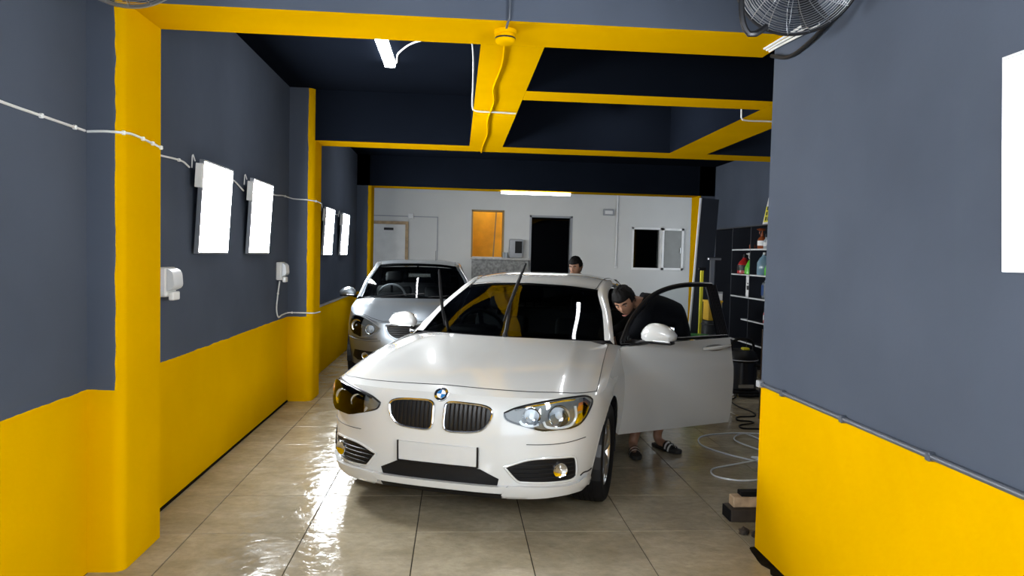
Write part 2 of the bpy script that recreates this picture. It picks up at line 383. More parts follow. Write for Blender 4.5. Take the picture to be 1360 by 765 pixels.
# white rear room
struct(MB().box((-2.6, YB+.4, 0), (-2.35, YE, ZC)).build('wall_rear_left', 'white_wall'))
struct(MB().box((5.55, YB+.4, 0), (5.8, YE, ZC)).build('wall_rear_right', 'white_wall'))
mbw = MB()       # the rear wall with its doorway, hatch and window cut out
HX = [(-2.6, -1.60, 0, ZC)]
def wall_with_holes(mb, x0, x1, z0, z1, y, d, holes):
    xs = sorted({x0, x1, *[h[0] for h in holes], *[h[1] for h in holes]}); zs = sorted({z0, z1, *[h[2] for h in holes], *[h[3] for h in holes]})
    for a, b in zip(xs, xs[1:]):
        for c, e in zip(zs, zs[1:]):
            if any(h[0] <= (a+b)/2 <= h[1] and h[2] <= (c+e)/2 <= h[3] for h in holes): continue
            mb.box((a, y, c), (b, y+d, e))
wall_with_holes(mbw, -2.6, 5.8, 0, ZC, YE, .2, [(1.45, 2.33, 0, 2.365), (.285, .915, 1.50, 2.43), (3.59, 4.18, 1.33, 2.16)])
struct(mbw.build('wall_rear', 'white_wall'))
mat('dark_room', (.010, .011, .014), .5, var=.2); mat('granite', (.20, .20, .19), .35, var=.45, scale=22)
mat('hatch_yellow', (.80, .40, .01), .6, var=.12, scale=5)
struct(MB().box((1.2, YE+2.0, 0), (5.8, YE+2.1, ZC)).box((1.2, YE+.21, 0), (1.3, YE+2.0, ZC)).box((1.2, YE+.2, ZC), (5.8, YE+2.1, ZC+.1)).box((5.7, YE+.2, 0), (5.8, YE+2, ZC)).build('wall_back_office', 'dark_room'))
struct(MB().box((-.35, YE+1.0, .8), (1.19, YE+1.1, 3.0)).box((-.45, YE+.21, .8), (-.35, YE+1.1, 3.0)).box((1.14, YE+.21, .8), (1.19, YE+1.0, 3.0)).box((-.45, YE+.2, 3.0), (1.19, YE+1.1, 3.1)).build('wall_hatch_room', 'hatch_yellow'))
# doorway lining and a dark glazed door
d2_ = struct(MB().box((1.45, YE-.01, 0), (1.49, YE+.2, 2.365)).box((2.29, YE-.01, 0), (2.33, YE+.2, 2.365)).box((1.45, YE-.01, 2.325), (2.33, YE+.2, 2.365)).build('door_2', 'grey_plastic'))
MB().box((1.49, YE+.10, .02), (2.29, YE+.108, 2.325)).build('pane', glass_mat('dark_glass', (.10, .11, .13)), d2_)
MB().rbox((2.22, YE+.03, .95), (2.25, YE+.10, 1.10), .008).build('door_handle', 'steel', d2_)
# hatch window: wooden frame, sill
w1 = struct(MB().box((.27, YE-.015, 1.485), (.30, YE+.2, 2.445)).box((.90, YE-.015, 1.485), (.93, YE+.2, 2.445)).box((.27, YE-.015, 2.415), (.93, YE+.2, 2.445)).build('window_1', mat('hatch_frame', (.30, .20, .07), .5)))
MB().box((.74, YE+.16, 1.50), (.765, YE+.185, 2.415), rot=Matrix.Rotation(.05, 3, 'Y')).build('hatch_rail', 'hatch_frame', w1)
# window right with an opened sash
w2 = struct(MB().box((3.57, YE-.015, 1.31), (3.61, YE+.2, 2.18)).box((4.16, YE-.015, 1.31), (4.20, YE+.2, 2.18)).box((3.57, YE-.015, 2.14), (4.20, YE+.2, 2.18)).box((3.57, YE-.02, 1.31), (4.20, YE+.2, 1.35)).build('window_2', 'white_plastic'))
MB().box((3.61, YE+.10, 1.35), (4.16, YE+.105, 2.14)).build('pane', 'dark_glass', w2)
sash = MB()
for lo, hi in (((4.19, YE-.05, 1.315), (4.235, YE-.015, 2.175)), ((4.60, YE-.05, 1.315), (4.645, YE-.015, 2.175)), ((4.19, YE-.05, 2.13), (4.645, YE-.015, 2.175)), ((4.19, YE-.05, 1.315), (4.645, YE-.015, 1.36))): sash.box(lo, hi)
sash = sash.build('sash', 'white_plastic', w2); MB().box((4.235, YE-.035, 1.36), (4.60, YE-.03, 2.13)).build('pane', mat('frosted_pane', (.13, .13, .11), .25), sash)
MB().rbox((4.565, YE-.075, 1.66), (4.585, YE-.05, 1.78), .006).build('handle', 'steel', sash)
# white flush door at the left with its wooden frame
d1 = struct(MB().box((-1.70, YE-.03, 0), (-1.05, YE-.002, 2.10)).build('door_1', mat('door_white', (.62, .62, .60), .45)))
MB().box((-1.05, YE-.045, 0), (-.99, YE-.001, 2.165)).box((-1.76, YE-.045, 2.105), (-1.05, YE-.001, 2.165)).box((-1.76, YE-.045, 0), (-1.70, YE-.001, 2.105)).build('door_frame', mat('door_wood', (.38, .25, .12), .5, var=.25, scale=14), d1)
MB().rbox((-1.15, YE-.075, .98), (-1.10, YE-.03, 1.12), .01).build('door_handle', 'steel', d1)
MB().box((-1.475, YE-.034, 1.985), (-1.285, YE-.0305, 2.035)).build('door_sign', 'black_plastic', d1)
mat('white_print', (.8, .8, .8), .5)
# counter under the hatch
ct = thing('service_counter', 'grey granite service counter below the yellow lit hatch', 'counter', (.86, YE-.2, 0))
MB().box((-.575, .03, 0), (.575, .198, 1.445)).build('front_panel', 'granite', ct)
MB().rbox((-.60, -.02, 1.445), (.60, .198, 1.485), .008).build('counter_top', mat('pale_stone', (.42, .41, .39), .3, var=.2, scale=18), ct)
# dado rails and grout lines between paint and floor
struct(MB().box((XL, 7.76, .84), (XL+.02, YB, .865)).build('trim_11', 'aluminium'))
def skirting(name, x0, x1, y0, y1): struct(MB().box((x0, y0, 0), (x1, y1, .012)).build(name, mat('dirty_joint', (.012, .010, .007), .9, var=.3, scale=20, spec=0)))
skirting('baseboard_left', XL, XL+.012, 3.86, 7.355)
rg = random.Random(11); ys_ = np.linspace(Y0, YR, 120); mbk = MB()
A_ = np.array([[(XR, y, .010) for y in ys_], [(XR-.022-rg.uniform(0, .028), y, .008) for y in ys_]]); B_ = A_[1].copy(); B_[:, 2] = -.001; B_[:, 0] -= .004
mbk.grid(A_).grid(np.array([A_[1], B_])); struct(mbk.build('baseboard_right', 'dirty_joint', smooth=True))
# ---------------------------------------------------------------- fittings on walls and ceiling
def led_panel(side, ya, yb, z0, z1, label, tilt=.035):
    """ .6 m LED panel hung on a wall, top edge leaning out; local origin at its lower back edge"""
    x = XL+.012 if side > 0 else XR-.012
    t = thing('led_panel', label, 'light panel', (x, (ya+yb)/2, z0), 0, 'square LED panels on the walls')
    w = (yb-ya)/2; h = z1-z0; a = math.atan2(tilt, h)*side; R = Matrix.Rotation(a, 3, 'Y'); s = side
    def bx(mb, lo, hi, mi=0):
        lo, hi = (min(lo[0]*s, hi[0]*s), lo[1], lo[2]), (max(lo[0]*s, hi[0]*s), hi[1], hi[2]); return mb.box(lo, hi, mi, rot=R, about=(0, 0, 0))
    fr = MB(); e = .012
    for lo, hi in (((.012, -w, 0), (.040, -w+e, h)), ((.012, w-e, 0), (.040, w, h)), ((.012, -w+e, 0), (.040, w-e, e)), ((.012, -w+e, h-e), (.040, w-e, h)), ((.012, -w+e, e), (.022, w-e, h-e))): bx(fr, lo, hi)
    fr.build('frame', 'aluminium', t)
    bx(MB(), (.026, -w+e, e), (.036, w-e, h-e)).build('diffuser', 'panel_glow', t)
    dr = bx(MB(), (.008, -w-.05, h-.18), (.045, -w-.003, h-.03)).build('driver_box', 'white_plastic', t)
    MB().tube(spline([(.03*s, -w-.03, h-.02), (.02*s, -w-.045, h+.02), (.006*s, -w-.02, h-.06)], 8), .004, 6).build('lead', 'white_cable', dr)
    for y_ in (-w*.6, w*.6): MB().tube([(.0, y_, h-.02), (.045*s, y_, h-.03)], .004, 6).build('bracket', 'steel', t)
    return t
led_panel(1, 4.70, 5.30, 1.50, 2.10, 'glowing LED panel on the left wall, first beyond the near yellow pillar')
led_panel(1, 5.81, 6.42, 1.50, 2.10, 'glowing LED panel on the left wall, second beyond the near yellow pillar')
led_panel(1, 8.97, 9.57, 1.485, 2.085, 'glowing LED panel on the left wall just behind the second pillar')
led_panel(1, 10.27, 10.87, 1.485, 2.085, 'glowing LED panel on the left wall, farthest from the camera')
led_panel(-1, 1.35, 1.95, 1.525, 2.135, 'glowing LED panel on the near right wall at the photo edge')
led_panel(-1, -.30, .30, 1.525, 2.135, 'assumed unseen LED panel, added on the right wall beside the camera')  # assumed panel out of view, added as light from the right
led_panel(1, 1.10, 1.70, 1.50, 2.10, 'assumed LED panel, added on the near left wall out of view')  # unseen panel at a likely spot, added to light the near bay
led_panel(1, -.30, .30, 1.50, 2.10, 'assumed unseen LED panel, added on the left wall beside the camera')  # second assumed panel on this side, added as light by the camera

def tube_light(name, at, length, label, along='Y', body='white_plastic', down=-1):
    t = thing(name, label, 'tube light', at); L_ = length/2
    def ax(a, b, c): return (b, a, c) if along == 'Y' else (a, b, c)
    MB().rbox(tuple(min(p) for p in zip(ax(-L_, -.045, -.018), ax(L_, .045, 0))), tuple(max(p) for p in zip(ax(-L_, -.045, -.018), ax(L_, .045, 0))), .004).build('batten', body, t)
    D_ = np.array([[ax((L_-.012)*e, .048*math.cos(PI*k/10), -.018-.036*math.sin(PI*k/10)**.7) for k in range(11)] for e in (-1, 1)]); MB().grid(D_).build('diffuser', 'tube_glow', t, smooth=True)
    for s in (-1, 1): MB().rbox(tuple(min(p) for p in zip(ax(s*L_-s*.014, -.046, -.053), ax(s*L_, .046, -.016))), tuple(max(p) for p in zip(ax(s*L_-s*.014, -.046, -.053), ax(s*L_, .046, -.016))), .005).build('end_cap', 'white_plastic', t)
    return t
tube_light('tube_light', (-.605, 5.62, ZC), 1.22, 'bright fluorescent batten on the dark ceiling left of the central beam')
tube_light('tube_light', (3.6, 6.6, ZC), 1.22, 'assumed batten added over the right bay, unseen behind the near right wall')  # assumed unseen lamp, lengthened to brighten the open car door
tube_light('tube_light', (1.33, YB+.18, ZS), 1.22, 'fluorescent batten under the rear beam above the opening', along='X')
tube_light('tube_light', (1.64, 6.60, ZC), 1.22, 'fluorescent batten on the ceiling right of the central beam')
tube_light('tube_light', (-.58, 10.28, ZC), 1.22, 'fluorescent batten on the ceiling above the silver car')
tube_light('tube_light', (.45, YE+.55, 3.0), .62, 'short batten lighting the yellow hatch room', along='X')

def cable(name, keys, r, material, label, n=40, clips=None, clip_axis='X', group=None):
    t = thing(name, label, 'cable', keys[0], 0, group); k0 = Vector(keys[0])
    P = [Vector(p)-k0 for p in polycurve(keys, n)]
    MB().tube(P, r, 6).build('sheath', material, t, smooth=True)
    for c in (clips or []):
        p = P[int(c*(n-1))]; MB().rbox(p-Vector((.008, .008, .010)), p+Vector((.008, .008, .010)), .003, 1).build('clip', 'white_plastic', t)
    return t
zc = 2.055
cable('wall_cable', [(XL+.008, 1.75, 2.06), (XL+.008, 2.3, 2.075), (XL+.008, 2.80, 2.057), (XL+.008, 3.1, 2.054), (XL+.008, 3.40, 2.052)], .006, 'white_cable', 'white clipped cable across the near left wall up to the pillar', clips=(.1, .35, .55, .8, .95))
cable('wall_cable', [(XL+.008, 3.42, 2.052), (XL+.06, 3.42, 2.055), (-1.60, 3.422, 2.056), (-1.553, 3.44, 2.056), (-1.533, 3.50, 2.060), (-1.533, 3.68, 2.055), (-1.533, 3.85, 2.045)], .006, 'white_cable', 'white clipped cable wrapped around the near yellow pillar', clips=(.3, .6, .8, .98))
cable('wall_cable', [(XL+.008, 3.86, 2.04), (XL+.008, 4.25, 2.055), (XL+.008, 4.55, 2.063), (XL+.01, 4.66, 2.04)], .006, 'white_cable', 'white cable from the near pillar to the first LED panel', clips=(.3, .8))
cable('wall_cable', [(XL+.01, 5.32, 2.05), (XL+.008, 5.55, 2.05), (XL+.008, 5.66, 2.03), (XL+.02, 5.77, 1.99)], .006, 'white_cable', 'short white cable between the two nearer left LED panels', clips=(.4,))
cable('wall_cable', [(XL+.01, 6.44, 2.055), (XL+.008, 6.75, 2.04), (XL+.008, 7.1, 2.06), (XL+.01, 7.345, 2.06), (XL+.05, 7.348, 2.05), (-1.53, 7.348, 2.045), (-1.462, 7.40, 2.04), (-1.444, 7.48, 2.04), (-1.447, 7.75, 2.035)], .006, 'white_cable', 'white cable from the second LED panel around the second pillar', clips=(.2, .5, .8), n=60)
cable('wall_cable', [(XL+.01, 9.59, 2.05), (XL+.008, 9.9, 2.04), (XL+.008, 10.23, 2.05)], .006, 'white_cable', 'white cable linking the two far left LED panels', clips=(.5,))
cable('socket_cable', [(XL+.03, 6.90, 1.24), (XL+.012, 6.90, 1.10), (XL+.01, 6.87, .98), (XL+.01, 6.93, .90), (XL+.01, 7.10, .905), (XL+.01, 7.34, .905), (XL+.06, 7.35, .905), (-1.53, 7.35, .905), (-1.46, 7.39, .90), (-1.446, 7.48, .895), (-1.448, 7.74, .885)], .007, 'white_cable', 'white cable dropping from the far socket and bending around the pillar', n=70, clips=(.1, .3, .6))
cable('ceiling_cable', [(-.55, 6.22, ZC-.01), (-.50, 5.9, ZC-.008), (-.3, 5.55, ZC-.008), (.06, 5.5, ZC-.01), (.085, 5.5, 3.08), (.092, 5.52, 2.85), (.092, 5.56, 2.66), (.11, 5.57, 2.642), (.25, 5.58, 2.640), (.43, 5.6, 2.640)], .007, 'white_cable', 'white cable from the ceiling batten down the central beam', n=70)
cable('beam_cable', [(.215, 3.40, 3.1), (.222, 3.43, 2.80), (.222, 3.437, 2.66), (.215, 3.455, 2.638), (.215, 3.52, 2.640)], .006, 'grey_pipe', 'thin dark cable running up the front beam from the detector', n=24)
cable('beam_cable', [(.22, 3.68, 2.64), (.235, 4.2, 2.64), (.215, 4.8, 2.64), (.24, 5.2, 2.64), (.225, 5.9, 2.64), (.25, 6.6, 2.64), (.235, 7.3, 2.64), (.235, 7.78, 2.64)], .007, 'yellow', 'yellow painted cable along the underside of the central beam', n=60)
cable('beam_cable', [(2.193, 5.5, 2.95), (2.193, 5.5, 2.68), (2.205, 5.505, 2.643), (2.4, 5.52, 2.642), (2.59, 5.53, 2.642)], .007, 'white_cable', 'short white cable crossing the right long ceiling beam', n=30)

# smoke detector on the front beam
t = thing('smoke_detector', 'yellow painted smoke detector under the front cross beam', 'detector', (.215, 3.60, ZS+.001))
MB().lathe([(0, 0), (.056, 0), (.056, -.018), (.050, -.022), (0, -.022)], n=28).build('base_plate', 'yellow', t, smooth=True)
MB().lathe([(.046, -.021), (.050, -.03), (.050, -.052), (.044, -.062), (.030, -.068), (.0, -.070)], n=28).build('sensor_head', 'yellow', t, smooth=True)
MB().lathe([(.0505, -.036), (.0515, -.040), (.0505, -.044)], n=28).build('vent_ring', 'black_plastic', t)

# weatherproof sockets
def socket(y, label):
    t = thing('wall_socket', label, 'socket', (XL, y, 1.335), 0, 'weatherproof sockets on the left wall')
    MB().rbox((0, -.075, -.085), (.055, .075, .085), .012).build('box', 'white_plastic', t)
    P = np.array([[(.055+.042*(1-abs(i/5-1)**5)*(1-.25*(1-i/10)), -.07+.14*j/6, .08-.13*i/10) for j in range(7)] for i in range(11)])
    mb = MB().grid(P); L_ = [tuple(p) for p in P[:, 0]]; R_ = [tuple(p) for p in P[:, -1]]
    mb.add(L_, [tuple(range(len(L_)))]); mb.add(R_, [tuple(range(len(R_)))]); mb.build('flip_cover', mat('cover_plastic', (.66, .68, .70), .25), t, smooth=True)
    MB().rbox((.055, -.05, -.105), (.085, .05, -.055), .008).build('latch', 'white_plastic', t)
socket(4.27, 'white weatherproof socket beside the near yellow pillar'); socket(6.945, 'white weatherproof socket beside the second pillar, with a hanging cable')

# conduit along the dado of the near right wall
t = thing('dado_conduit', 'slate grey conduit clipped along the paint line of the right wall', 'conduit', (XR, 3.64, .892))
MB().cyl((-.012, 0, 0), (-.012, -6.0, 0), .011, n=10).build('pipe', 'grey_pipe', t, smooth=True)
for k in range(9): MB().rbox((-.026, -.28-.55*k, -.016), (0, -.255-.55*k, .016), .004, 1).build('clip', 'grey_pipe', t)
MB().rbox((-.03, -.03, -.018), (0, .01, .018), .004, 1).build('end_cap', 'grey_plastic', t)

# wall fans
LOOP = [(1.142, 2.92, 2.794), (1.145, 2.92, 2.642), (1.153, 2.92, 2.535), (1.178, 2.92, 2.478), (1.21, 2.92, 2.476), (1.257, 2.92, 2.509)]
def fan(at, face, label, rim, R=.235, mount=None, loop=False):
    """drum fan; 'face' is the direction it blows"""
    t = thing('wall_fan', label, 'fan', at, 0, 'wall fans below the ceiling')
    f = Vector(face).normalized(); q = Vector((0, 0, 1)).rotation_difference(f)
    u, v = q @ Vector((1, 0, 0)), q @ Vector((0, 1, 0))
    def ring(mb, r, h, tr, n=48): mb.tube([f*h+(u*math.cos(2*PI*k/n)+v*math.sin(2*PI*k/n))*r for k in range(n)], tr, 5, closed=True)
    g = MB()
    for k in range(22):
        r = R*(.16+.84*k/21); ring(g, r, .075-.055*(r/R)**3, .0013, 40)
    for k in range(18):
        a = 2*PI*k/18; g.tube([f*(.075-.055*s**3)+(u*math.cos(a+.35*s)+v*math.sin(a+.35*s))*R*s for s in (.15, .4, .6, .8, .92, 1)], .0016, 5)
    g.build('front_guard', 'steel', t)
    g = MB()
    for k in range(12):
        r = R*(.25+.75*k/11); ring(g, r, -.07+.05*(r/R)**3, .0013, 40)
    for k in range(12):
        a = 2*PI*k/12; g.tube([f*(-.07+.05*s**3)+(u*math.cos(a)+v*math.sin(a))*R*s for s in (.2, .6, .85, 1)], .0016, 5)
    g.build('rear_guard', 'steel', t)
    g = MB(); ring(g, R, .0, .008, 56); ring(g, R*.995, .02, .004, 56); ring(g, R*.995, -.02, .004, 56); g.build('rim', rim, t, smooth=True)
    MB().lathe([(0, -.02), (.045, -.02), (.05, -.03), (.055, -.10), (.045, -.14), (0, -.15)], axis=f, n=20).build('motor', 'black_metal', t, smooth=True)
    for k in range(3):
        a0 = 2*PI*k/3; P = []
        for i in range(7):
            s = .18+.74*i/6; w = .62*(1-.25*s)
            P.append([f*(.018-.036*j/4)+(u*math.cos(a0+w*j/4+.25*s)+v*math.sin(a0+w*j/4+.25*s))*R*s for j in range(5)])
        mb = MB().grid(np.array([[tuple(p) for p in r] for r in P])); mb.build('blade', 'black_metal', t, smooth=True)
    MB().lathe([(0, .055), (.032, .05), (.036, .03), (.036, -.02), (0, -.02)], axis=f, n=20).build('hub', 'black_metal', t, smooth=True)
    MB().lathe([(0, .078), (.03, .078), (.034, .073), (0, .073)], axis=f, n=20).build('badge', 'chrome', t)
    mb = MB(); side = (f.cross(Vector((0, 0, 1)))).normalized()
    # U bracket to the wall
    pts = [side*(R+.03)+Vector((0, 0, .05)), side*(R+.03)-Vector((0, 0, .10)), side*(R*.8)-f*.02-Vector((0, 0, R*.75)), -f*.05-Vector((0, 0, R*.80)), -side*(R*.8)-f*.02-Vector((0, 0, R*.75)), -side*(R+.03)-Vector((0, 0, .10)), -side*(R+.03)+Vector((0, 0, .05))]
    P0 = spline([tuple(p) for p in (pts[0], pts[1])], 6)
    mb.tube([side*(R+.012)+f*.0, side*(R+.03), side*(R+.03)-f*.06, side*(R+.02)-f*.20, side*.03-f*.23, -side*.03-f*.23, -side*(R+.02)-f*.20, -side*(R+.03)-f*.06, -side*(R+.03), -side*(R+.012)], .010, 8)
    mb.build('yoke', 'black_metal', t, smooth=True)
    if mount: MB().tube([-f*.23, Vector(mount)-Vector(at)], .014, 8).lathe([(0, 0), (.05, 0), (.05, .012), (0, .012)], at=Vector(mount)-Vector(at), n=20, axis=(Vector(at)-Vector(mount))).build('wall_mount', 'black_metal', t)
    if loop: MB().tube(spline([tuple(Vector(p)-Vector(at)) for p in LOOP], 16), .013, 8).build('stand_loop', 'black_metal', t, smooth=True)
    return t
fan((1.355, 2.86, 2.715), (-.35, -.80, -.45), 'dark metal wall fan at the top right corner of the front beam', 'black_metal', R=.245, mount=(1.40, 3.44, 2.93), loop=True)
fan((-1.305, 2.90, 2.697), (.35, -.80, -.45), 'wall fan with pale rim above the near left pillar', 'steel', mount=(-1.42, 3.44, 2.92))
# cables of the right fan
for k in range(3):
    cable('fan_cable', [(1.595-.010*k, 3.15, 2.60+.02*k), (1.60-.010*k, 3.35, 2.615+.012*k), (1.604-.012*k, 3.55, 2.63+.008*k), (1.604-.014*k, 3.68, 2.635+.006*k)], .006, 'white_cable', ['upper', 'middle', 'lower'][2-k]+' of three white cables under the right fan', n=14, group='fan supply cables')
cable('fan_cable', [(1.59, 2.95, 2.62), (1.60, 3.2, 2.56), (1.605, 3.45, 2.545), (1.60, 3.64, 2.60)], .010, 'dark_cable', 'thick dark cable sagging along the right wall below the fan', n=20)
# ---------------------------------------------------------------- car builder
mat('car_trim', (.005, .005, .006), .35, var=.1, spec=.25); mat('car_interior', (.008, .008, .010), .6, var=.2, scale=10, spec=.2); mat('seat_fabric', (.022, .022, .025), .8, var=.2, scale=20)
mat('tyre', (.006, .006, .007), .6, var=.2, scale=12, bump=.2, spec=.15); mat('alloy', (.55, .56, .58), .3, metal=1); mat('shut_line', (.015, .015, .016), .6)
mat('amber', (.75, .20, .02), .25); mat('lamp_chrome', (.85, .86, .88), .10, metal=1, var=.02); mat('lamp_black', (.010, .010, .011), .3, spec=.3)
mat('lamp_bowl', (.16, .16, .155), .3, var=.1, scale=30); mat('lamp_bulb', (.85, .87, .9), .15, var=.02)
glass_mat('windscreen', (.30, .33, .33)); glass_mat('lamp_glass', (.92, .94, .95)); glass_mat('side_glass', (.22, .25, .25)); glass_mat('clear_glass', (.80, .84, .84))
def cut_arch(P, cy, cz, r, mask, y_ok):
    """open a round wheel arch in a side grid: drop faces inside, snap the border onto the circle"""
    d = np.hypot(P[:, :, 1]-cy, P[:, :, 2]-cz); ins = (d < r) & y_ok
    a, b = mask.shape
    for i in range(a):
        for j in range(b):
            k = [ins[i, j], ins[i+1, j], ins[i, j+1], ins[i+1, j+1]]
            if all(k): mask[i, j] = False
    for i in range(P.shape[0]):
        for j in range(P.shape[1]):
            if ins[i, j]:
                near = False
                for ii, jj in ((i, j), (i-1, j), (i, j-1), (i-1, j-1)):
                    if 0 <= ii < a and 0 <= jj < b and mask[ii, jj]: near = True
                if near and d[i, j] > 1e-4:
                    s = r/d[i, j]; P[i, j, 1] = cy+(P[i, j, 1]-cy)*s; P[i, j, 2] = cz+(P[i, j, 2]-cz)*s
def mirror(P): Q = np.array(P, float).copy(); Q[..., 0] *= -1; return Q
def conform(shape, poly, off, depth, side=1, step=.03):
    """a flat outline (x,z) wrapped on the nose of the car, 'off' proud of it and 'depth' thick"""
    bm = bmesh.new(); vs = [bm.verts.new((x, 0, z)) for x, z in poly]; bm.faces.new(vs)
    xs = [p[0] for p in poly]; zs = [p[1] for p in poly]
    for a in np.arange(min(xs)+step*.7, max(xs), step): bmesh.ops.bisect_plane(bm, geom=bm.verts[:]+bm.edges[:]+bm.faces[:], plane_co=(a, 0, 0), plane_no=(1, 0, 0))
    for a in np.arange(min(zs)+step*.7, max(zs), step): bmesh.ops.bisect_plane(bm, geom=bm.verts[:]+bm.edges[:]+bm.faces[:], plane_co=(0, 0, a), plane_no=(0, 0, 1))
    bmesh.ops.triangulate(bm, faces=[f for f in bm.faces if len(f.verts) > 4])
    ext = bmesh.ops.extrude_face_region(bm, geom=bm.faces[:]); back = {v for v in ext['geom'] if isinstance(v, bmesh.types.BMVert)}
    for v in bm.verts:
        p = shape.front(v.co.x, v.co.z, off - (depth if v in back else 0)); v.co = Vector((p[0]*side, p[1], p[2]))
    mb = MB(); mb.bm(bm); return mb
def nose_tube(shape, keys, r, off=.0, n=30, side=1, nn=6, closed=False, mb=None):
    P = polycurve([(x, 0, z) for x, z in (list(keys)+[keys[0]] if closed else keys)], n)
    if closed: P = P[:-1]
    pts = [shape.front(p[0], p[2], off) for p in P]
    return (mb or MB()).tube([(p[0]*side, p[1], p[2]) for p in pts], r, nn, closed=closed)
def wheel(parent, x, y, R, w, spokes=10, label=None):
    s = 1 if x > 0 else -1
    t = bpy.data.objects.new('wheel', None); COL.objects.link(t); t.parent = parent; t.location = (x, y, R); t.empty_display_size = .05
    prof = [(R*.66, -w*.42), (R*.80, -w*.50), (R*.93, -w*.50), (R*.985, -w*.42), (R, -w*.30), (R, w*.30), (R*.985, w*.42), (R*.93, w*.50), (R*.80, w*.50), (R*.66, w*.42)]
    MB().lathe(prof, axis=(1, 0, 0), n=40, cap=False).build('tyre', 'tyre', t, smooth=True)
    tr = MB()
    for k in (-.22, -.08, .08, .22): tr.lathe([(R*1.0002, w*k-.004), (R*1.004, w*k-.003), (R*1.004, w*k+.003), (R*1.0002, w*k+.004)], axis=(1, 0, 0), n=40, cap=False)
    tr.build('tread', 'black_rubber', t)
    MB().lathe([(R*.67, -w*.42), (R*.64, -w*.3), (R*.62, w*.3), (R*.67, w*.42)], axis=(1, 0, 0), n=36, cap=False).build('rim', 'alloy', t, smooth=True)
    sp = MB()
    for k in range(spokes):
        a = 2*PI*k/spokes; d = Vector((0, math.cos(a), math.sin(a)))
        sp.tube([Vector((s*w*.30, 0, 0))+d*.04, Vector((s*w*.36, 0, 0))+d*R*.35, Vector((s*w*.33, 0, 0))+d*R*.64], [.018, .013, .016], 6)
    sp.lathe([(0, s*w*.38), (.045, s*w*.37), (.05, s*w*.26), (0, s*w*.25)], axis=(1, 0, 0), n=20)
    sp.build('spokes', 'alloy', t, smooth=True)
    MB().lathe([(0, -.012), (R*.5, -.012), (R*.5, .012), (0, .012)], axis=(1, 0, 0), n=28).build('brake_disc', 'steel', t)
    return t

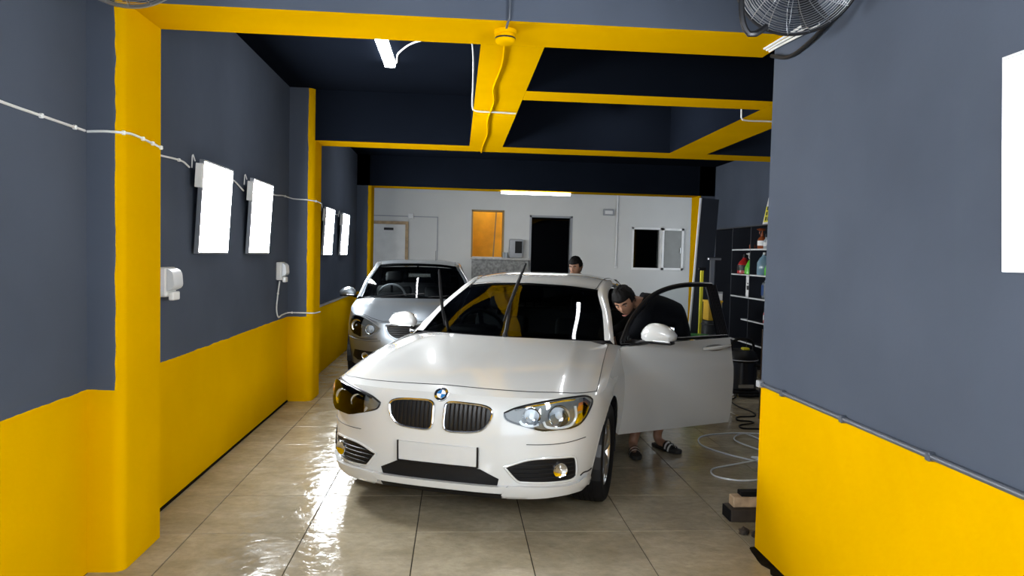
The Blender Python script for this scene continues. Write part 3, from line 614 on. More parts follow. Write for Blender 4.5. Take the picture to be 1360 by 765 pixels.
def build_car(root, S, g, paint, open_door=None):
    """S: CarShape; g: dict of greenhouse key points; open_door=(y0,y1,z0) leaves that hole in the left side"""
    m = 30; P = S.rows(m); K = P.shape[1]
    arch = [(g['wy'][0], g['ar']), (g['wy'][1], g['ar'])]
    info = {}
    for side in (1, -1):
        Q = P.copy(); mask = np.ones((m-1, K-1), bool); sd = np.broadcast_to((S.O[:, 0] > S.hw*.55)[None], Q.shape[:2])
        for cy, r in arch: cut_arch(Q, cy, g['wr'], r, mask, sd)
        if open_door and side == 1:
            y0, y1, z0 = open_door
            j0 = int(np.argmin(abs(S.O[:, 1]-y0)+(S.O[:, 0] < .7)*9)); j1 = int(np.argmin(abs(S.O[:, 1]-y1)+(S.O[:, 0] < .7)*9))
            i0 = int(np.argmin(abs(P[:, j0, 2]-z0))); mask[i0:, j0:j1] = False
            info['door'] = P[i0:, j0:j1+1].copy()
        if side == -1: Q = mirror(Q)
        mbx = MB() if side == 1 else mbx
        mbx.grid(Q, 0, mask)
    body = mbx.build('body_shell', paint, root, smooth=True, sharp=50)
    top = P[-1]
    jt = int(np.argmin(np.hypot(top[:, 0]-S.tip[0], top[:, 1]-S.tip[1]))); jc = int(np.argmin(abs(S.O[:, 1]-g['cowl_k'][1])+(S.O[:, 0] < .7)*9))
    # bonnet: four-sided patch on each half, joined
    def resample(C, n):
        s = np.concatenate([[0], np.cumsum(np.linalg.norm(np.diff(C, axis=0), axis=1))]); q = np.linspace(0, s[-1], n)
        return np.stack([np.interp(q, s, C[:, k]) for k in range(3)], 1)
    nu, nv = 30, 34
    front = resample(top[:jt+1], nu); sidec = resample(top[jt:jc+1], nv); cl = polycurve([tuple(top[0])]+g['hood_c'], nv)
    back = polycurve([g['hood_c'][-1]]+g['hood_b']+[tuple(top[jc])], nu)
    C = coons(front, back, cl, sidec)
    vv = np.linspace(0, 1, nv)[:, None]; uu = np.linspace(0, 1, nu)[None]
    C[:, :, 2] += g.get('bulge', .0)*np.sin(PI*vv)**.8*(uu**2*(1-uu**6))*1.6
    pr = g.get('power', .006); C[:, :, 2] += pr*np.exp(-((uu-.62)/.07)**2)*np.sin(PI*np.clip(vv*1.05, 0, 1))
    mb = MB().grid(C).grid(mirror(C)); hood = mb.build('bonnet', paint, root, smooth=True, sharp=50)
    info['hood'] = C; info['top'] = top; info['P'] = P
    # bonnet shut lines
    if 'shut' in g:
        iu = g['shut']; line = [tuple(C[k, iu]+np.array((0, 0, .0008))) for k in range(2, nv)]
        fr = [tuple(C[2, k]+np.array((0, -.0005, .0008))) for k in range(0, iu+1)]
        mb = MB(); [mb.tube([(s*x, y, z) for x, y, z in L_], .0024, 5) for L_ in (line, fr) for s in (1, -1)]; mb.build('shut_line', 'shut_line', hood)
    # rear door shut lines
    for s in (1, -1):
        for yy in g['doorlines']:
            j = int(np.argmin(abs(S.O[:, 1]-yy)+(S.O[:, 0] < .7)*9)); L_ = [tuple(P[k, j]+np.array((.0004, 0, 0))) for k in range(3, m)]
            if open_door and s == 1 and open_door[0]-.03 < yy < open_door[1]+.02: continue
            L_ = [p for p in L_ if all(math.hypot(p[1]-cy, p[2]-g['wr']) > r_+.01 for cy, r_ in arch)]
            MB().tube([(s*x, y, z) for x, y, z in L_], .0025, 5).build('door_gap', 'shut_line', body)
    # cowl panel
    wb = polycurve([g['cowl_c'], g['cowl_m'], g['cowl_k']], 16); bk = resample(back, 16); bk = bk.copy(); bk[:, 2] -= .006; wb2 = wb.copy(); wb2[:, 2] -= .004
    cw = np.array([bk, (bk+wb2)/2-np.array((0, 0, .02)), wb2]); MB().grid(cw).grid(mirror(cw)).build('cowl_panel', 'car_trim', root, smooth=True)
    # windscreen
    wt = polycurve([g['top_c'], g['top_m'], g['top_k']], 16); cen = polycurve([g['cowl_c'], g['ws_c'], g['top_c']], 16); ap = polycurve([g['cowl_k'], g['ws_k'], g['top_k']], 16)
    Wn = coons(wb, wt, cen, ap); full = np.concatenate([mirror(Wn)[:, ::-1], Wn[:, 1:]], 1)
    MB().grid(full).build('windscreen', 'windscreen', root, smooth=True, sharp=80)
    info['ws'] = Wn
    # black frit border
    bd = MB()
    for e in (full[0], full[-1], full[:, 0], full[:, -1]): bd.tube([tuple(p+np.array((0, .012, -.012))) for p in e], .014, 6)
    bd.build('windscreen_seal', 'car_trim', root, smooth=True)
    # pillars and roof rails: ribbon between inner and outer edge
    inn = polycurve([g['cowl_k'], g['ws_k'], g['top_k']]+g['edge'], 50); out = polycurve(g['rail'], 60)
    rb = MB()
    for s in (1, -1):
        a = np.array([inn, inn*.55+resample(out[:int(len(out)*g['rf'])], 50)*.45+np.array((.006, 0, .016)), resample(out[:int(len(out)*g['rf'])], 50)])
        rb.grid(a if s == 1 else mirror(a))
    rb.build('roof_rail', paint, root, smooth=True, sharp=60)
    ri = MB()
    for s in (1, -1):
        a = np.array([inn+np.array((-.004, .004, -.012)), resample(out[:int(len(out)*g['rf'])], 50)+np.array((-.012, 0, -.008))]); ri.grid(a if s == 1 else mirror(a))
    ri.build('pillar_trim', 'car_interior', root, smooth=True)
    # roof
    ed = polycurve([g['top_k']]+g['edge'], 24); rc = polycurve(g['roof_c'], 24)
    fr = resample(wt+np.array((0, -.004, .010)), 14); rr = polycurve([g['roof_c'][-1], ((g['edge'][-1][0])*.55, g['roof_c'][-1][1]*.6+g['edge'][-1][1]*.4, g['roof_c'][-1][2]*.7+g['edge'][-1][2]*.3), g['edge'][-1]], 14)
    ed[0] = fr[-1]; rc[0] = fr[0]
    Rf = coons(fr, rr, rc, ed); vv = np.linspace(0, 1, 24)[:, None]; uu = np.linspace(0, 1, 14)[None]
    Rf[:, :, 2] += .012*np.sin(PI*vv)*(1-uu**2)*uu*2
    MB().grid(Rf).grid(mirror(Rf)).build('roof', paint, root, smooth=True, sharp=60)
    hl = Rf.copy(); hl[:, :, 2] -= .035; hl[:, :, 0] *= .98; MB().grid(hl).grid(mirror(hl)).build('headliner', 'car_interior', root, smooth=True)
    dl = [tuple(p*np.array((.96, 1, 1))+np.array((0, 0, .004))) for p in ed]; mb = MB(); [mb.tube([(s*x, y, z) for x, y, z in dl], .004, 5) for s in (1, -1)]; mb.build('roof_seam', 'shut_line', root)
    # side glass and rear pillars
    belt = lambda y: np.array([np.interp(y, top[10:-20, 1], top[10:-20, 0])-.012, y, np.interp(y, top[10:-20, 1], top[10:-20, 2])])
    rail = lambda y: np.array([np.interp(y, out[:, 1], out[:, 0]), y, np.interp(y, out[:, 1], out[:, 2])])
    def strip(y0, y1, n=12, k=4, inset=.0):
        ys = np.linspace(y0, y1, n); return np.array([[belt(y)*(1-t)+rail(y)*t+np.array((.012*math.sin(PI*t)-inset, 0, 0)) for y in ys] for t in np.linspace(0, 1, k)])
    y0, yB0, yB1, yC, yE = g['dlo']
    for s in (1, -1):
        f = (lambda a: a) if s == 1 else mirror
        if not (open_door and s == 1):
            MB().grid(f(strip(y0, yB0))).build('front_side_glass', 'side_glass', root, smooth=True)
        MB().grid(f(strip(yB1, yC))).build('rear_side_glass', 'side_glass', root, smooth=True)
        MB().grid(f(strip(yB0, yB1, 4, inset=-.002))).build('door_pillar', 'car_trim', root, smooth=True)
        MB().grid(f(strip(yC, yE))).build('rear_pillar', paint, root, smooth=True)
    # waist closing strip, tailgate glass, rear deck, underbody
    rg = [rail(y) for y in np.linspace(g['edge'][-1][1], yE, 10)]
    G = np.array([[np.array((p[0]*math.cos(0)*t, p[1]+.05*(1-t*t), p[2]+.02*(1-t*t))) for t in np.linspace(-1, 1, 13)] for p in rg])
    MB().grid(G).build('tailgate_glass', 'side_glass', root, smooth=True)
    jr = int(np.argmin(abs(top[:, 1]-yE)+(top[:, 0] < .3)*9)); seg = resample(top[jr:], 14); lastg = G[-1][6:][::-1]; lastg = resample(lastg, 14)
    D = np.array([seg, lastg]); MB().grid(D).grid(mirror(D)).build('tailgate_top', paint, root, smooth=True)
    bot = P[0]; U = np.array([bot, mirror(bot)]); U[:, :, 0] *= .97; MB().grid(U).build('underbody', 'car_trim', root)
    # interior
    it = MB(); yb0, yb1 = g['cowl_k'][1]-.1, yE-.25; w = S.hw-.13
    it.box((-w, yb0, S.zb.min()+.06), (w, yb1, S.zb.min()+.09)); it.box((-w, yb1, .3), (w, yb1+.03, .93)); it.box((-w-.02, yb0+.1, .28), (-w, yb1, .88)); it.box((-w, yb0-.05, .25), (w, yb0, .86))
    if open_door: it.box((w, open_door[1]+.02, .28), (w+.02, yb1, .88))
    else: it.box((w, yb0+.1, .28), (w+.02, yb1, .88))
    it.build('cabin_lining', 'car_interior', root)
    dash = MB().rbox((-w, g['cowl_c'][1]+.10, .70), (w, g['cowl_k'][1]+.34, g['dash']), .06, 3); dash.rbox((-w*.75, g['cowl_k'][1]+.12, g['dash']-.05), (-w*.25, g['cowl_k'][1]+.34, g['dash']+.04), .03, 2); dash.build('dashboard', 'car_interior', root, smooth=True)
    sw = bpy.data.objects.new('steering_wheel', None); COL.objects.link(sw); sw.parent = root; sw.location = (-w*.5, g['cowl_k'][1]+.48, g['dash']-.02); sw.rotation_euler = (math.radians(-65), 0, 0)
    n = 28; MB().tube([(.185*math.cos(2*PI*k/n), .185*math.sin(2*PI*k/n), 0) for k in range(n)], .015, 8, closed=True).build('wheel_rim', g.get('wheelmat', 'car_interior'), sw, smooth=True)
    MB().lathe([(0, .02), (.06, .015), (.065, -.03), (0, -.03)], n=20).box((-.18, -.02, -.012), (.18, .02, .004)).box((-.018, -.18, -.012), (.018, 0, .004)).build('wheel_hub', 'car_interior', sw)
    def seat(x, y, z, wd, name='seat', heads=1, hz=.0):
        t = bpy.data.objects.new(name, None); COL.objects.link(t); t.parent = root; t.location = (x, y, z)
        MB().rbox((-wd/2, -.25, .0), (wd/2, .27, .16), .05, 3).build('cushion', 'seat_fabric', t, smooth=True)
        R = Matrix.Rotation(math.radians(-18), 3, 'X')
        MB().rbox((-wd/2, .20, .10), (wd/2, .32, .66), .05, 3, rot=R, about=(0, .25, .1)).build('backrest', 'seat_fabric', t, smooth=True)
        for k in range(heads):
            cx = (k-(heads-1)/2)*wd/max(heads, 1)
            MB().rbox((cx-.13, .21, .71+hz), (cx+.13, .31, .88+hz), .045, 3, rot=R, about=(0, .25, .1)).tube([(cx-.05, .40, .60), (cx-.05, .47, .80)], .007, 6).tube([(cx+.05, .40, .60), (cx+.05, .47, .80)], .007, 6).build('headrest', 'seat_fabric', t, smooth=True)
    for sx in (-1, 1): seat(sx*w*.50, g['seat'][0], g['seat'][2], .50)
    seat(0, g['seat'][1], g['seat'][2]+.02, w*1.75, 'rear_seat', 2)
    MB().rbox((-.11, g['top_c'][1]+.03, g['top_c'][2]-.13), (.11, g['top_c'][1]+.06, g['top_c'][2]-.06), .02, 2).cyl((0, g['top_c'][1]+.05, g['top_c'][2]-.08), (0, g['top_c'][1]+.06, g['top_c'][2]-.01), .012, n=8).build('interior_mirror', 'car_interior', root, smooth=True)
    # wheels and liners
    for y in g['wy']:
        for s in (1, -1):
            wheel(root, s*g['wx'], y, g['wr'], g['ww'], g.get('spokes', 10))
            k = 18; A = np.array([[(s*(S.hw-.02-.30*t), y+(g['ar']+.004)*math.cos(PI*i/k*1.16-.25), g['wr']+(g['ar']+.004)*math.sin(PI*i/k*1.16-.25)) for i in range(k+1)] for t in (0, 1)])
            mb = MB().grid(A); cc = [tuple(p) for p in A[1]]; mb.add(cc, [tuple(range(len(cc)))]); mb.build('arch_liner', 'car_trim', root)
    return info

# ---------------------------------------------------------------- the white hatchback in front
def paint_mat(name, col, metal=0, rough=.35, coat=1, flake=0):
    m = mat(name, col, rough, metal, var=.015, scale=2, coat=coat); return m
paint_mat('white_paint', (.535, .54, .53), rough=.25)
paint_mat('silver_paint', (.34, .38, .42), metal=.85, rough=.32)
CARY = math.radians(19.70667)
white = thing('white_hatchback', 'white hatchback with raised wipers and its front passenger door open', 'car', (-.090, 3.982, 0), -CARY)
gW = dict(wy=(.765, 3.455), wr=.312, ar=.352, wx=.760, ww=.205, cowl_k=(.715, 1.50, .930), cowl_m=(.42, 1.32, .948), cowl_c=(0, 1.25, .952),
    hood_c=[(0, .11, .782), (0, .25, .820), (0, .5, .862), (0, .85, .905), (0, 1.22, .948)], hood_b=[(.42, 1.29, .943), (.66, 1.42, .925)], bulge=.012, power=.011, shut=26,
    top_c=(0, 2.03, 1.303), top_m=(.33, 2.06, 1.290), top_k=(.562, 2.13, 1.262), ws_c=(0, 1.63, 1.140), ws_k=(.652, 1.80, 1.105),
    edge=[(.572, 2.5, 1.338), (.572, 3.0, 1.335), (.548, 3.62, 1.268)], rail=[(.792, 1.47, .905), (.722, 1.80, 1.085), (.645, 2.13, 1.235), (.640, 2.5, 1.300), (.636, 3.0, 1.295), (.625, 3.62, 1.215), (.68, 4.0, 1.02), (.70, 4.08, .972)], rf=.745,
    roof_c=[(0, 2.03, 1.313), (0, 2.3, 1.360), (0, 2.65, 1.388), (0, 3.1, 1.378), (0, 3.68, 1.305)], dlo=(1.52, 2.46, 2.58, 3.40, 4.05), dash=.93, seat=(2.15, 3.0, .36), doorlines=(1.42, 2.50, 3.38))
info = build_car(white, WHITE, gW, 'white_paint', open_door=(1.42, 2.48, .262))
S = WHITE
# front details: outlines are (x,z) on the nose
HLo = [(.375, .668), (.430, .694), (.522, .719), (.648, .740), (.736, .746), (.782, .742), (.812, .714), (.798, .653), (.766, .601), (.728, .583), (.660, .580), (.582, .577), (.540, .588), (.470, .606), (.400, .628), (.380, .645)]
SIo = [(.385, .372), (.529, .418), (.72, .418), (.744, .406), (.748, .300), (.735, .282), (.713, .275), (.480, .285), (.455, .292)]
KDo = [(.036, .688), (.050, .702), (.10, .707), (.25, .700), (.298, .684), (.306, .660), (.292, .610), (.258, .572), (.215, .556), (.10, .548), (.055, .552), (.036, .572)]
def inside(poly, x, z):
    c = False; n = len(poly)
    for i in range(n):
        (x0, z0), (x1, z1) = poly[i], poly[(i+1) % n]
        if (z0 > z) != (z1 > z) and x < (x1-x0)*(z-z0)/(z1-z0)+x0: c = not c
    return c
def shrink(poly, k):
    cx = sum(p[0] for p in poly)/len(poly); cz = sum(p[1] for p in poly)/len(poly); return [(cx+(x-cx)*k, cz+(z-cz)*k) for x, z in poly]
def nose_disc(mb, x, z, prof, side, off=0, n=24, mi=0, toe=.5):
    p = S.front(x, z, off); a = S.front(x+.02, z, off); t = (a-p); nx, ny = t[1], -t[0]; L_ = math.hypot(nx, ny)
    ax = Vector((nx/L_*toe, ny/L_, -.05)).normalized()
    return mb.lathe(prof, at=(p[0]*side, p[1], p[2]), axis=(ax.x*side, ax.y, ax.z), n=n, mi=mi)
for s in (1, -1):
    h = conform(S, HLo, .0025, .02, s).build('headlight', 'lamp_bowl', white, smooth=True)
    nose_tube(S, HLo, .006, .004, 70, s, 6, True).build('lamp_rim', 'lamp_black', h, smooth=True)
    for (x, z, r) in ((.655, .655, .056), (.520, .655, .046)):
        nose_disc(MB(), x, z, [(0, .004), (r*.35, .005), (r*.8, .012), (r, .024), (r*1.08, .026), (r*1.1, .018), (r*1.05, -.01)], s).build('reflector', 'lamp_chrome', h, smooth=True)
        nose_disc(MB(), x, z, [(0, .028), (r*.30, .024), (r*.36, .012), (r*.38, .0)], s).build('bulb', 'lamp_bulb', h, smooth=True)
    nose_tube(S, [(.585, .625), (.60, .598), (.66, .588), (.72, .598), (.742, .64), (.735, .70)], .008, .010, 24, s, 6).build('daylight_ring', 'lamp_bulb', h, smooth=True)
    nose_tube(S, [(.462, .63), (.475, .612), (.52, .602), (.56, .61)], .008, .010, 16, s, 6).build('daylight_ring', 'lamp_bulb', h, smooth=True)
    conform(S, [(.748, .668), (.752, .712), (.785, .716), (.797, .700), (.786, .672)], .010, .012, s).build('indicator', 'amber', h, smooth=True)
    conform(S, [(.752, .655), (.782, .660), (.770, .615), (.748, .600), (.735, .612)], .009, .012, s).build('side_reflector', 'lamp_chrome', h, smooth=True)
    nose_tube(S, [(.43, .684), (.52, .706), (.648, .727), (.73, .733)], .006, .008, 20, s, 6).build('brow_trim', 'lamp_chrome', h, smooth=True)
    conform(S, HLo, .034, .003, s).build('lens_cover', 'lamp_glass', h, smooth=True)
    # kidney grille
    k = conform(S, KDo, .003, .02, s).build('kidney_grille', 'car_trim', white, smooth=True)
    nose_tube(S, KDo, .008, .006, 60, s, 8, True).build('grille_surround', 'chrome', k, smooth=True)
    for i in range(9):
        x = .064+.026*i; zs = [z for z in np.linspace(.54, .71, 60) if inside(shrink(KDo, .95), x, z)]
        if not zs: continue
        P_ = [S.front(x, z, .010) for z in np.linspace(zs[0], zs[-1], 5)]; MB().tube([(p[0]*s, p[1], p[2]) for p in P_], .0042, 5).build('slat', 'lamp_black', k)
    # side intake with fog lamp
    a = conform(S, SIo, .003, .02, s).build('side_intake', 'car_trim', white, smooth=True)
    nose_tube(S, SIo, .007, .003, 60, s, 6, True).build('intake_edge', 'white_paint', a, smooth=True)
    for z in (.31, .335, .36, .385):
        xs = [x for x in np.linspace(.38, .75, 80) if inside(shrink(SIo, .94), x, z)]
        nose_tube(S, [(xs[0], z), ((xs[0]+xs[-1])/2, z), (xs[-1], z)], .004, .006, 12, s, 5).build('slat', 'lamp_black', a)
    nose_disc(MB(), .67, .350, [(.0, .018), (.033, .016), (.040, .021), (.044, .012), (.044, -.01)], s, n=28).build('fog_lamp', 'lamp_chrome', white, smooth=True)
    # bumper wing under the intake, shut lines, crease
    conform(S, [(.372, .212), (.400, .262), (.470, .268), (.715, .255), (.765, .262), (.80, .285), (.81, .235), (.775, .200), (.60, .192), (.40, .190)], .034, .05, s, .025).build('bumper_wing', 'white_paint', white, smooth=True, sharp=60)
    nose_tube(S, [(.50, .499), (.60, .497), (.70, .500), (.79, .512)], .0022, .0006, 20, s, 5).build('bumper_crease', 'shut_line', white)
nose_tube(S, [(.765, .288), (.780, .300), (.800, .298), (.812, .306)], .0045, .001, 12).build('bumper_scuff', 'shut_line', white)
conform(S, [(-.355, .300), (-.25, .350), (.25, .350), (.355, .300), (.345, .262), (-.345, .262)], .003, .02).build('lower_intake', 'car_trim', white)
conform(S, [(-.40, .262), (.40, .262), (.375, .222), (-.375, .222)], .034, .05).build('bumper_blade', 'white_paint', white, smooth=True, sharp=60)
conform(S, [(-.37, .222), (.37, .222), (.36, .178), (-.36, .178)], .006, .02).build('chin_lip', 'car_trim', white)
pl = conform(S, [(-.235, .362), (-.235, .470), (.235, .470), (.235, .362)], .012, .012, step=.12).build('number_plate', mat('plate_white', (.5, .5, .49), .4), white)
nose_tube(S, [(-.238, .358), (0, .358), (.238, .358)], .006, .012, 10).tube([tuple(S.front(-.238, .358, .012)), tuple(S.front(-.238, .474, .012))], .006, 6).tube([tuple(S.front(.238, .358, .012)), tuple(S.front(.238, .474, .012))], .006, 6).build('plate_frame', 'car_trim', pl)
# roundel on the nose
mat('emblem_blue', (.02, .16, .42), .25)
Ce = info['hood'][0, 0]; em = bpy.data.objects.new('emblem', None); COL.objects.link(em); em.parent = white; em.location = (0, Ce[1]-.003, .742); em.rotation_euler = (math.radians(52), 0, 0); em.empty_display_size = .03
MB().lathe([(0, -.008), (.040, -.008), (.041, .002), (.039, .005), (.036, .003), (0, .003)], n=36).build('rim', 'black_plastic', em, smooth=True)
MB().lathe([(.0385, .004), (.0415, .006), (.0415, .0)], n=36).build('bezel', 'chrome', em, smooth=True)
for kq in range(4):
    a0 = kq*PI/2; P_ = [(0, 0, .0045)]+[(.0255*math.cos(a0+PI/2*i/8), .0255*math.sin(a0+PI/2*i/8), .0045) for i in range(9)]
    MB().prism(P_, (0, 0, .001)).build('quadrant', 'emblem_blue' if kq % 2 else 'white_print', em)
MB().tube([(.0265*math.cos(2*PI*i/30), .0265*math.sin(2*PI*i/30), .0045) for i in range(30)], .0009, 4, closed=True).build('inner_ring', 'chrome', em)
# wipers lifted off the glass
for base, knee, tip, mid in (((-.46, 1.40, .945), (-.455, 1.22, 1.15), (-.436, 1.10, 1.422), None), ((.03, 1.24, .955), (.115, 1.06, 1.22), (.232, 1.00, 1.485), None)):
    b, k, tp = map(Vector, (base, knee, tip))
    MB().lathe([(0, -.01), (.022, -.01), (.018, .02), (0, .024)], at=b, n=14).tube([b, b+(k-b)*.25, k, k+(tp-k)*.35], [.016, .013, .009, .008], 8).build('wiper_arm', 'car_trim', white, smooth=True)
    d = (tp-k); bl0 = k-d*.55+Vector((0, .03, 0)); MB().tube([bl0, bl0+d*.4+Vector((0, -.02, 0)), k+d*.40, tp], [.006, .011, .013, .007], 6).build('wiper_blade', 'black_rubber', white, smooth=True)
# wing mirror on the near-side (image left)
def mirror_cap(parent, s, x, y, z, paint, k=1.0):
    t = bpy.data.objects.new('wing_mirror', None); COL.objects.link(t); t.parent = parent; t.location = (x, y, z)
    mb = MB(); n, m_ = 20, 12; vs = []
    P_ = []
    for i in range(m_+1):
        a = PI*i/m_; row = []
        for j in range(n+1):
            b_ = 2*PI*j/n; cx = math.copysign(abs(math.cos(b_))**.75, math.cos(b_)); cy = math.copysign(abs(math.sin(b_))**.75, math.sin(b_)); sa = math.sin(a)**.8; ca = math.copysign(abs(math.cos(a))**.8, math.cos(a))
            X_ = .125*sa*cx; Y_ = .065*sa*cy; Z_ = .075*ca
            if Z_ < -.042: Z_ = -.042
            X_ *= 1-.28*max(0, Z_/.075)*(1); Z_ *= 1-.18*(X_*s/.125)
            row.append((X_*k, (Y_ if Y_ < .03 else .03)*k, Z_*k))
        P_.append(row)
    mb.grid(np.array(P_)); mb.build('mirror_cap', paint, t, smooth=True, sharp=55)
    MB().rbox((-.115*k, -.05*k, -.064*k), (.105*k, .035*k, -.040*k), .01, 2).tube([(-s*.08*k, 0, -.055*k), (-s*.15*k, .01, -.07*k), (-s*.21*k, .02, -.075*k)], [.02, .022, .026], 8).build('mirror_foot', 'car_trim', t, smooth=True)
    MB().rbox((-.10*k, .028*k, -.038*k), (.095*k, .036*k, .055*k), .01, 2).build('mirror_glass', 'chrome', t, smooth=True)
    MB().rbox((-.02*k, -.066*k, -.045*k), (.10*k*1, -.05*k, -.036*k), .004, 1).build('indicator', 'lamp_bulb', t)
    return t
mirror_cap(white, -1, -.975, 1.70, .985, 'white_paint', .95)

# open front door, hung on its hinge line
door = bpy.data.objects.new('front_door', None); COL.objects.link(door); door.parent = white; door.location = (.845, 1.42, 0); door.rotation_euler = (0, 0, math.radians(-47.7))
D = info['door']-np.array((.845, 1.42, 0)); a_, b_ = D.shape[:2]
D[:, :, 0] = D[:, :, 0]*.9
inner = D.copy(); inner[:, :, 0] = np.minimum(inner[:, :, 0]-.055, -.05); 
mb = MB().grid(D)
for e0, e1 in ((D[0], inner[0]), (D[:, 0], inner[:, 0]), (D[:, -1], inner[:, -1]), (D[-1], inner[-1])): mb.grid(np.array([e0, e1]))
mb.build('door_skin', 'white_paint', door, smooth=True, sharp=35)
MB().grid(inner).build('door_card', 'car_interior', door, smooth=True)
zb = float(D[-1, :, 2].mean()); L_ = float(D[-1, -1, 1])
def dp(s_, z): return (-.03-.17*max(0, (z-.93))/.43, s_, z)     # window leans inwards
frame = [dp(.03, .93), dp(.13, 1.06), dp(.235, 1.155), dp(.38, 1.25), dp(.53, 1.305), dp(.70, 1.335), dp(.86, 1.342), dp(1.0, 1.338)]
fc = polycurve(frame, 26)
mb = MB().tube([tuple(p) for p in fc], .020, 8)
for s_ in np.linspace(.955, 1.035, 6): mb.tube([dp(s_, 1.337), dp(s_+.012, zb-.01)], .016, 6)
mb.tube([dp(.02, zb+.01), dp(.5, zb+.02), dp(1.04, zb+.03)], .013, 6)
mb.build('window_frame', 'car_trim', door, smooth=True)
gy = np.linspace(.08, .955, 18); GP = np.array([[dp(y, t*np.interp(y, fc[:, 1], fc[:, 2])+(1-t)*zb) for y in gy] for t in (0, .33, .66, 1)]); MB().grid(GP).build('window_glass', 'clear_glass', door, smooth=True)
xs_ = lambda s_, z: float(np.interp(s_, D[int(a_*.8), :, 1], D[int(a_*.8), :, 0]))
MB().tube([(xs_(.76, .86)+.006, .755, .858), (xs_(.80, .86)+.034, .80, .862), (xs_(.9, .86)+.040, .90, .868), (xs_(1.0, .86)+.030, 1.0, .874), (xs_(1.03, .86)+.004, 1.035, .876)], [.012, .014, .015, .014, .010], 10).build('door_handle', 'white_paint', door, smooth=True)
MB().lathe([(.0, .003), (.10, .003), (.12, -.002)], at=(xs_(.88, .86)-.001, .885, .862), axis=(1, 0, 0), n=24, squash=(.22, .85)).build('handle_recess', mat('recess_grey', (.16, .16, .155), .5), door)
MB().rbox((-.13, .45, .62), (-.08, .80, .70), .02, 2).build('armrest', 'car_interior', door, smooth=True)
mm = mirror_cap(door, 1, .155, .215, 1.000, 'white_paint', 1.05); mm.rotation_euler = (0, 0, math.radians(30))
# ---------------------------------------------------------------- the silver hatchback behind
SILVER = CarShape(hw=.825, length=3.90, af=.80, ar=.55, nf=2.7, nr=3.2, tip=(.755, .36),
    ztf=([0, .36, .50, .68, .83], [.705, .708, .735, .790, .795]),
    zts=([.30, .36, .7, 1.0, 1.2, 2.0, 3.0, 3.5, 3.9], [.793, .795, .858, .900, .925, .955, .975, .985, .985]),
    zbk=([0, .3, .7, 1.2, 2.8, 3.2, 3.9], [.19, .20, .21, .22, .22, .23, .28]),
    pf=([.15, .22, .32, .42, .52, .62, .70, .76, .82], [.07, .03, .008, 0, .012, .035, .055, .085, .12]),
    ps=([.15, .24, .34, .50, .62, .72, .80, .90, .99], [.07, .04, .02, .004, 0, .008, .022, .042, .075]),
    pr=([.15, .30, .50, .70, .85, .99], [.08, .03, 0, .01, .03, .06]))
silver = thing('silver_hatchback', 'silver hatchback with twin round headlights parked behind the white car', 'car', (-.485, 8.32, 0), math.radians(2.0))
gS = dict(wy=(.76, 3.22), wr=.300, ar=.335, wx=.715, ww=.185, cowl_k=(.705, 1.16, .950), cowl_m=(.42, .98, .962), cowl_c=(0, .92, .965),
    hood_c=[(0, .16, .765), (0, .35, .835), (0, .6, .900), (0, .90, .955)], hood_b=[(.42, .96, .952), (.64, 1.08, .938)], bulge=.014, power=.006, shut=24,
    top_c=(0, 1.70, 1.385), top_m=(.32, 1.73, 1.376), top_k=(.535, 1.80, 1.352), ws_c=(0, 1.30, 1.195), ws_k=(.640, 1.46, 1.160),
    edge=[(.555, 2.2, 1.405), (.555, 2.8, 1.400), (.535, 3.40, 1.345)], rail=[(.775, 1.13, .930), (.705, 1.46, 1.135), (.610, 1.80, 1.325), (.620, 2.2, 1.370), (.620, 2.8, 1.360), (.605, 3.40, 1.295), (.64, 3.62, 1.08), (.65, 3.70, .985)], rf=.74,
    roof_c=[(0, 1.70, 1.395), (0, 2.0, 1.432), (0, 2.4, 1.442), (0, 2.9, 1.435), (0, 3.44, 1.375)], dlo=(1.18, 2.05, 2.16, 2.95, 3.68), dash=.955, seat=(1.85, 2.6, .42), wheelmat='grey_plastic', spokes=6, doorlines=(1.12, 2.10, 2.86))
glass_mat('silver_windscreen', (.62, .66, .66))
inf2 = build_car(silver, SILVER, gS, 'silver_paint')
for ch in silver.children:
    if ch.name.startswith(('windscreen', 'rear_side_glass', 'front_side_glass', 'tailgate_glass')) and not 'seal' in ch.name:
        ch.data.materials[0] = MATS['silver_windscreen']
S = SILVER
HL2 = [(.395, .655), (.44, .69), (.52, .735), (.62, .775), (.70, .785), (.745, .765), (.768, .70), (.755, .63), (.715, .575), (.63, .548), (.54, .555), (.46, .585), (.41, .62)]
GR2 = [(-.33, .690), (.33, .690), (.30, .60), (.24, .55), (.16, .53), (-.16, .53), (-.24, .55), (-.30, .60)]
